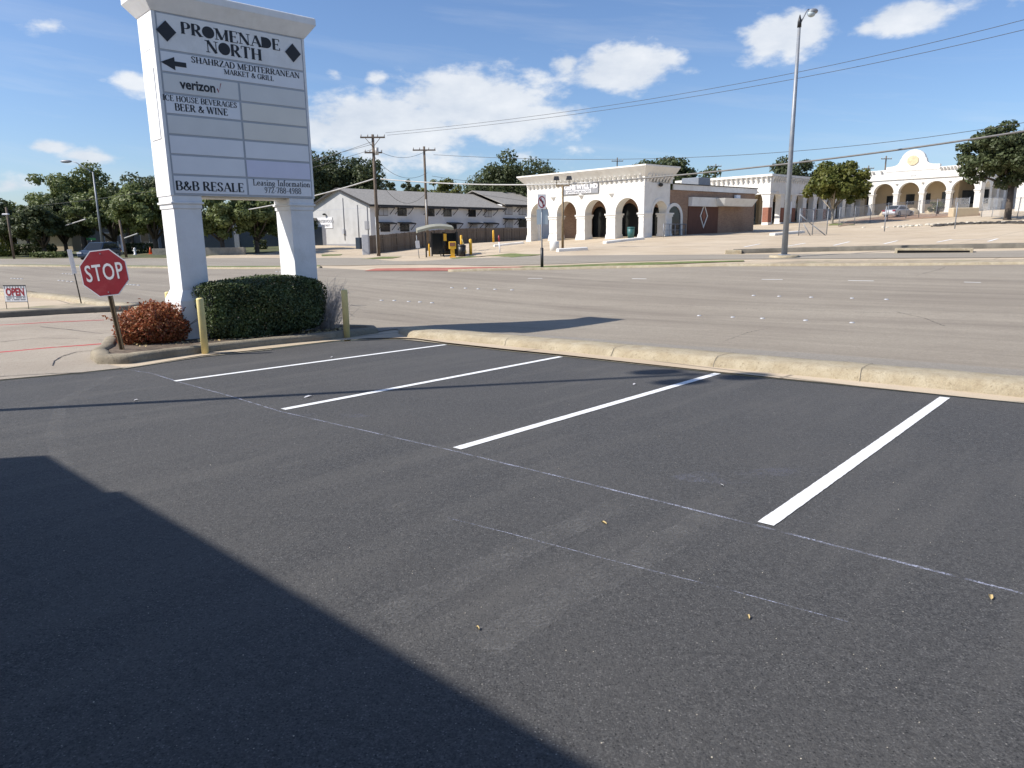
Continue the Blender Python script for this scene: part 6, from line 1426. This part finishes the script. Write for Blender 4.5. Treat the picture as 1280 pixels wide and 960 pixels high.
# ---------------------------------------------------------------- street clutter on the left
p = tg(117, 319.5, 84); t = thing('street_name_sign', 'green street name sign on a post behind the dark SUV', 'sign', p, R(5)); h_ = hgt(117, 300, p)
MB().tube([(0, 0, -.1), (0, 0, h_)], .05, 6).build('post', M['galv'], t); MB().box(-.55, -.03, h_ - .02, .5, .0, h_ + .24).build('name_plate', M['green'], t)
p = tg(143, 320, 84); t = thing('notice_board', 'pale blue-white notice board on the shaded lawn behind the stop sign', 'sign', p, R(2)); h_ = hgt(143, 302, p); MB().box(-.6, -.05, .1, .65, .05, h_).build('board', M['blueglass'], t); MB().box(-.62, -.07, h_ - .08, .67, .07, h_ + .04).build('frame', M['blind'], t)
MB().box(-.45, -.06, -.1, -.35, .04, .1).build('leg', M['blind'], t); MB().box(.4, -.06, -.1, .5, .04, .1).build('leg', M['blind'], t)
p = tg(154, 320.5, 82); o = MB().add([(0, 0, .3), (.35, .02, .25), (.28, .02, 1.2), (.32, 0, 2.0), (-.02, 0, 2.1), (-.06, .03, 1.1)], [(0, 1, 2, 5), (5, 2, 3, 4)]).tube([(-.05, 0, -.1), (-.05, 0, 2.2)], .02, 6).build('feather_flag', M['panell']); o.location = p; tag(o, 'thin lilac feather flag beside the pale notice board', 'flag')
p = tg(158.5, 324.3, 70); o = MB().tube([(0, 0, -.1), (-.25, 0, hgt(152, 275, p))], [.13, .1], 8).build('leaning_pole', M['wood']); o.location = p; tag(o, 'dark leaning wooden pole under the trees behind the stop sign', 'pole')
p = tg(169.5, 321.5, 78); t = thing('fire_hydrant', 'small pale fire hydrant on the verge left of the white pillar', 'hydrant', p, 0); MB().tube([(0, 0, 0), (0, 0, .1), (0, 0, .12), (0, 0, .62), (0, 0, .72), (0, 0, .8)], [.17, .17, .11, .11, .13, .04], 12).build('barrel', M['refl'], t); MB().tube([(-.2, 0, .5), (.2, 0, .5)], .055, 8).build('nozzle', M['refl'], t)
p = tg(189, 320.5, 80); t = thing('traffic_cone', 'orange traffic cone on the verge left of the white pillar', 'cone', p, 0); MB().tube([(0, 0, .04), (0, 0, .85)], [.2, .04], 14).build('cone', M['orange'], t); MB().bbox(-.26, -.26, 0, .26, .26, .04, .01).build('base', M['orange'], t)

# ---------------------------------------------------------------- litter on the lot
def litter(u, v, s, label, mat='leafdry', asp=2.2):
    p = lotpt(u, v); a = random.uniform(0, 3); mb = MB(); n_ = 7
    vs = [(-s * asp / 2, 0, .006), (-s * .4, s * .42, .016), (s * .5, s * .36, .02), (s * asp / 2, 0, .008), (s * .4, -s * .38, .018), (-s * .5, -s * .4, .012), (0, 0, .004)]
    mb.add(vs, [(0, 1, 6), (1, 2, 6), (2, 3, 6), (3, 4, 6), (4, 5, 6), (5, 0, 6)], True); o = mb.build('dry_leaf', M[mat], recalc=False); o.location = p; o.rotation_euler = (0, 0, a); tag(o, label, 'leaf' if mat == 'leafdry' else 'litter')
litter(755, 655, .022, 'small curled yellow leaf in the middle of the lot below the chalk line')
litter(935, 773, .017, 'tiny tan leaf on the lot right of centre, lowest of the leaves')
litter(1238, 748, .024, 'brown leaf on the lot near the right edge below the chalk line')
litter(597, 787, .014, 'tiny pale leaf just above the shadow edge at the bottom centre')
litter(385, 496.5, .05, 'white scrap of litter above the second stall stripe', 'refl', 2.6)
litter(902, 608, .018, 'white paint chip between the third and fourth stripes', 'refl', 1.6)
litter(415, 447, .03, 'white scrap on the lot near the right yellow bollard', 'refl', 1.6)
litter(170, 501, .03, 'white scrap by the thin lamp shadow at the left', 'refl', 1.6)
litter(793, 481, .035, 'white scrap in the lamp head shadow near the kerb', 'refl', 1.6)
mb = MB()
for i in range(260):
    v = 470 + 480 * rg.random() ** 1.5; u = rg.uniform(0, 1280); p = lotpt(u, v)
    if v < 510 and (u < 300 or True) and not (p.y < 10): continue
    s = rg.uniform(.0015, .0038); mb.ell(p + Vector((0, 0, s * .4)), (s, s * rg.uniform(.6, 1), s * .6), 5, 3, .2)
for k in range(len(mb.sm)): mb.sm[k] = False
o = mb.build('loose_grit', M['rub'], recalc=False); o['kind'] = 'stuff'; o['label'] = 'scattered pale grit on the black asphalt'

# ---------------------------------------------------------------- the shop building behind the photographer (casts the corner shadow)
SE = R(43.0); SD = Vector((math.cos(R(12.5)), math.sin(R(12.5))))      # direction the light travels on the ground
HBL = 4.7; off = (HBL + .15) / math.tan(SE)
kd2 = Vector((-.73, .683)).normalized(); ct = 1 / math.tan(SE); base = Vector((.27, 2.01)) - SD * (HBL + .07) * ct; mid_ = Vector((-2.85, 4.92)) - SD * (HBL + .167) * ct; kd2 = (mid_ - base).normalized()
c0 = Vector((-4.17, 5.79)) - SD * (HBL + .2) * ct; 
t0 = thing('shop_building', 'flat-roofed shop building behind the photographer, outside the view', 'building', (0, 0, 0), 0)
nb2 = Vector((-kd2.y, kd2.x))   # points away from the lot
e0 = base - kd2 * 45; e1 = base + kd2 * (c0 - base).dot(kd2)
e1a = e1 - kd2 * 1.2
def slab(p, q, dp, z0, z1, name, mat, ov=0.0):
    P4 = [p, q, q + nb2 * dp, p + nb2 * dp]; MB().prism([(a.x, a.y) for a in P4], z0, z1).build(name, mat, t0)
slab(e0, e1a - kd2 * .35, 18, 4.0, HBL, 'parapet', M['white']); slab(e1a - kd2 * .35, e1, 18, 3.7, HBL - .09, 'parapet', M['white'])
slab(e0 + nb2 * .02, e1 - kd2 * .05, 17.5, -.5, 3.7, 'wall', M['tanwall'])

# ---------------------------------------------------------------- sky and sun
w = bpy.data.worlds.new('World'); scene.world = w; w.use_nodes = True; nt = w.node_tree; nt.nodes.clear()
out = nt.nodes.new('ShaderNodeOutputWorld'); bg = nt.nodes.new('ShaderNodeBackground'); L(nt, bg.outputs[0], out.inputs[0])
sky = nt.nodes.new('ShaderNodeTexSky'); sky.sky_type = 'NISHITA'; sky.sun_disc = False; sky.sun_elevation = SE
ts = Vector((-SD.x * math.cos(SE), -SD.y * math.cos(SE), math.sin(SE)))
sky.sun_rotation = math.atan2(ts.x, ts.y) % (2 * math.pi); sky.altitude = 150; sky.air_density = 1.0; sky.dust_density = .9; sky.ozone_density = 3.0
SKYS = .12; bg.inputs[1].default_value = SKYS
geo = nt.nodes.new('ShaderNodeTexCoord'); sx = nt.nodes.new('ShaderNodeSeparateXYZ'); L(nt, geo.outputs[0], sx.inputs[0])
def mth(op, a, b=None, c=None):
    m = nt.nodes.new('ShaderNodeMath'); m.operation = op
    for i, v in enumerate((a, b, c)):
        if v is None: continue
        if hasattr(v, 'links'): L(nt, v, m.inputs[i])
        else: m.inputs[i].default_value = v
    return m.outputs[0]
az = mth('ARCTAN2', sx.outputs[0], sx.outputs[1]); el = mth('ARCSINE', sx.outputs[2])
# cloud noise on a high flat layer, so that clouds flatten towards the horizon
cbx = nt.nodes.new('ShaderNodeCombineXYZ'); L(nt, mth('MULTIPLY', az, 1.0), cbx.inputs[0]); L(nt, mth('MULTIPLY', el, 1.9), cbx.inputs[1])
n1 = nt.nodes.new('ShaderNodeTexNoise'); n1.inputs['Scale'].default_value = 15; n1.inputs['Detail'].default_value = 9; n1.inputs['Roughness'].default_value = .58; L(nt, cbx.outputs[0], n1.inputs['Vector'])
n2 = nt.nodes.new('ShaderNodeTexNoise'); n2.inputs['Scale'].default_value = 5; n2.inputs['Detail'].default_value = 6; n2.inputs['Roughness'].default_value = .6; L(nt, cbx.outputs[0], n2.inputs['Vector'])
def azel(u, v):
    r = ray(u, v); return math.atan2(r[0], 1), math.atan2(r[2], math.hypot(r[0], 1))
blobs = [(590, 128, 130, 50, 1.05), (480, 158, 140, 48, 1.05), (400, 160, 60, 36, .8), (640, 150, 110, 40, .9), (780, 84, 90, 34, 1.0), (710, 78, 28, 22, .7), (975, 45, 78, 32, .9), (940, 55, 40, 18, .6), (1130, 22, 75, 22, .8), (1085, 33, 35, 15, .6),
         (470, 98, 24, 12, .6), (415, 92, 30, 11, .5), (165, 104, 34, 20, .75), (70, 35, 42, 14, .45), (62, 184, 40, 11, .75), (108, 196, 50, 13, .8), (12, 232, 40, 15, .7), (125, 100, 25, 8, .35), (500, 200, 190, 30, .55), (620, 195, 200, 26, .35), (1290, -30, 120, 40, .8)]
tot = None
for u, v, wu, hv, a in blobs:
    ca, ce = azel(u, v); wa = wu / F * math.cos(ca) ** 1; we = hv / F
    dx = mth('MULTIPLY', mth('SUBTRACT', az, ca), 1 / wa); dy = mth('MULTIPLY', mth('SUBTRACT', el, ce), 1 / we)
    d = mth('SQRT', mth('ADD', mth('MULTIPLY', dx, dx), mth('MULTIPLY', dy, dy))); s = mth('MULTIPLY', mth('MAXIMUM', mth('SUBTRACT', 1.15, d), 0.0), a)
    tot = s if tot is None else mth('MAXIMUM', tot, s)
# clouds elsewhere in the sky (out of view) from noise alone
dens = mth('ADD', mth('MULTIPLY', tot, .80), mth('MULTIPLY', mth('SUBTRACT', n1.outputs[0], .5), 1.2))
mr = nt.nodes.new('ShaderNodeMapRange'); mr.interpolation_type = 'SMOOTHSTEP'; L(nt, dens, mr.inputs[0]); mr.inputs[1].default_value = .20; mr.inputs[2].default_value = .52; mr.inputs[4].default_value = .88
mask = mth('MULTIPLY', mr.outputs[0], mth('MINIMUM', mth('MULTIPLY', tot, 5.0), 1.0))
# thin cirrus streaks
cbs = nt.nodes.new('ShaderNodeCombineXYZ'); L(nt, mth('ADD', mth('MULTIPLY', az, 1.3), mth('MULTIPLY', el, 1.2)), cbs.inputs[0]); L(nt, mth('SUBTRACT', mth('MULTIPLY', el, 14), mth('MULTIPLY', az, -1.5)), cbs.inputs[1])
n3 = nt.nodes.new('ShaderNodeTexNoise'); n3.inputs['Scale'].default_value = 1.6; n3.inputs['Detail'].default_value = 7; n3.inputs['Roughness'].default_value = .6; n3.inputs['Distortion'].default_value = .4; L(nt, cbs.outputs[0], n3.inputs['Vector'])
cir = ramp(nt, n3.outputs[0], .5, .85, 0, .28)
lp = mth('MAXIMUM', mask, cir)
ccol = mixc(nt, ramp(nt, mth('ADD', mth('MULTIPLY', n2.outputs[0], .6), mth('MULTIPLY', n1.outputs[0], .6)), .42, .78), (4.3, 4.7, 5.3), (6.4, 6.5, 6.6))
SKYC = mixc(nt, 1.0, sky.outputs[0], (.76, .84, .98), 'MULTIPLY')
fin = mixc(nt, lp, SKYC, ccol)
L(nt, fin, bg.inputs[0])
sd = bpy.data.lights.new('sun', 'SUN'); sd.energy = 4.9; sd.angle = R(.53); sd.color = (1.0, .94, .86); so = bpy.data.objects.new('sun', sd); COL.objects.link(so)
so.rotation_euler = (-ts).to_track_quat('-Z', 'Y').to_euler()
scene.view_settings.view_transform = 'Standard'; scene.view_settings.look = 'None'; scene.view_settings.gamma = 1; scene.view_settings.exposure = 0.36
scene.view_settings.use_curve_mapping = False
scene.cycles.max_bounces = 6; scene.cycles.transparent_max_bounces = 12
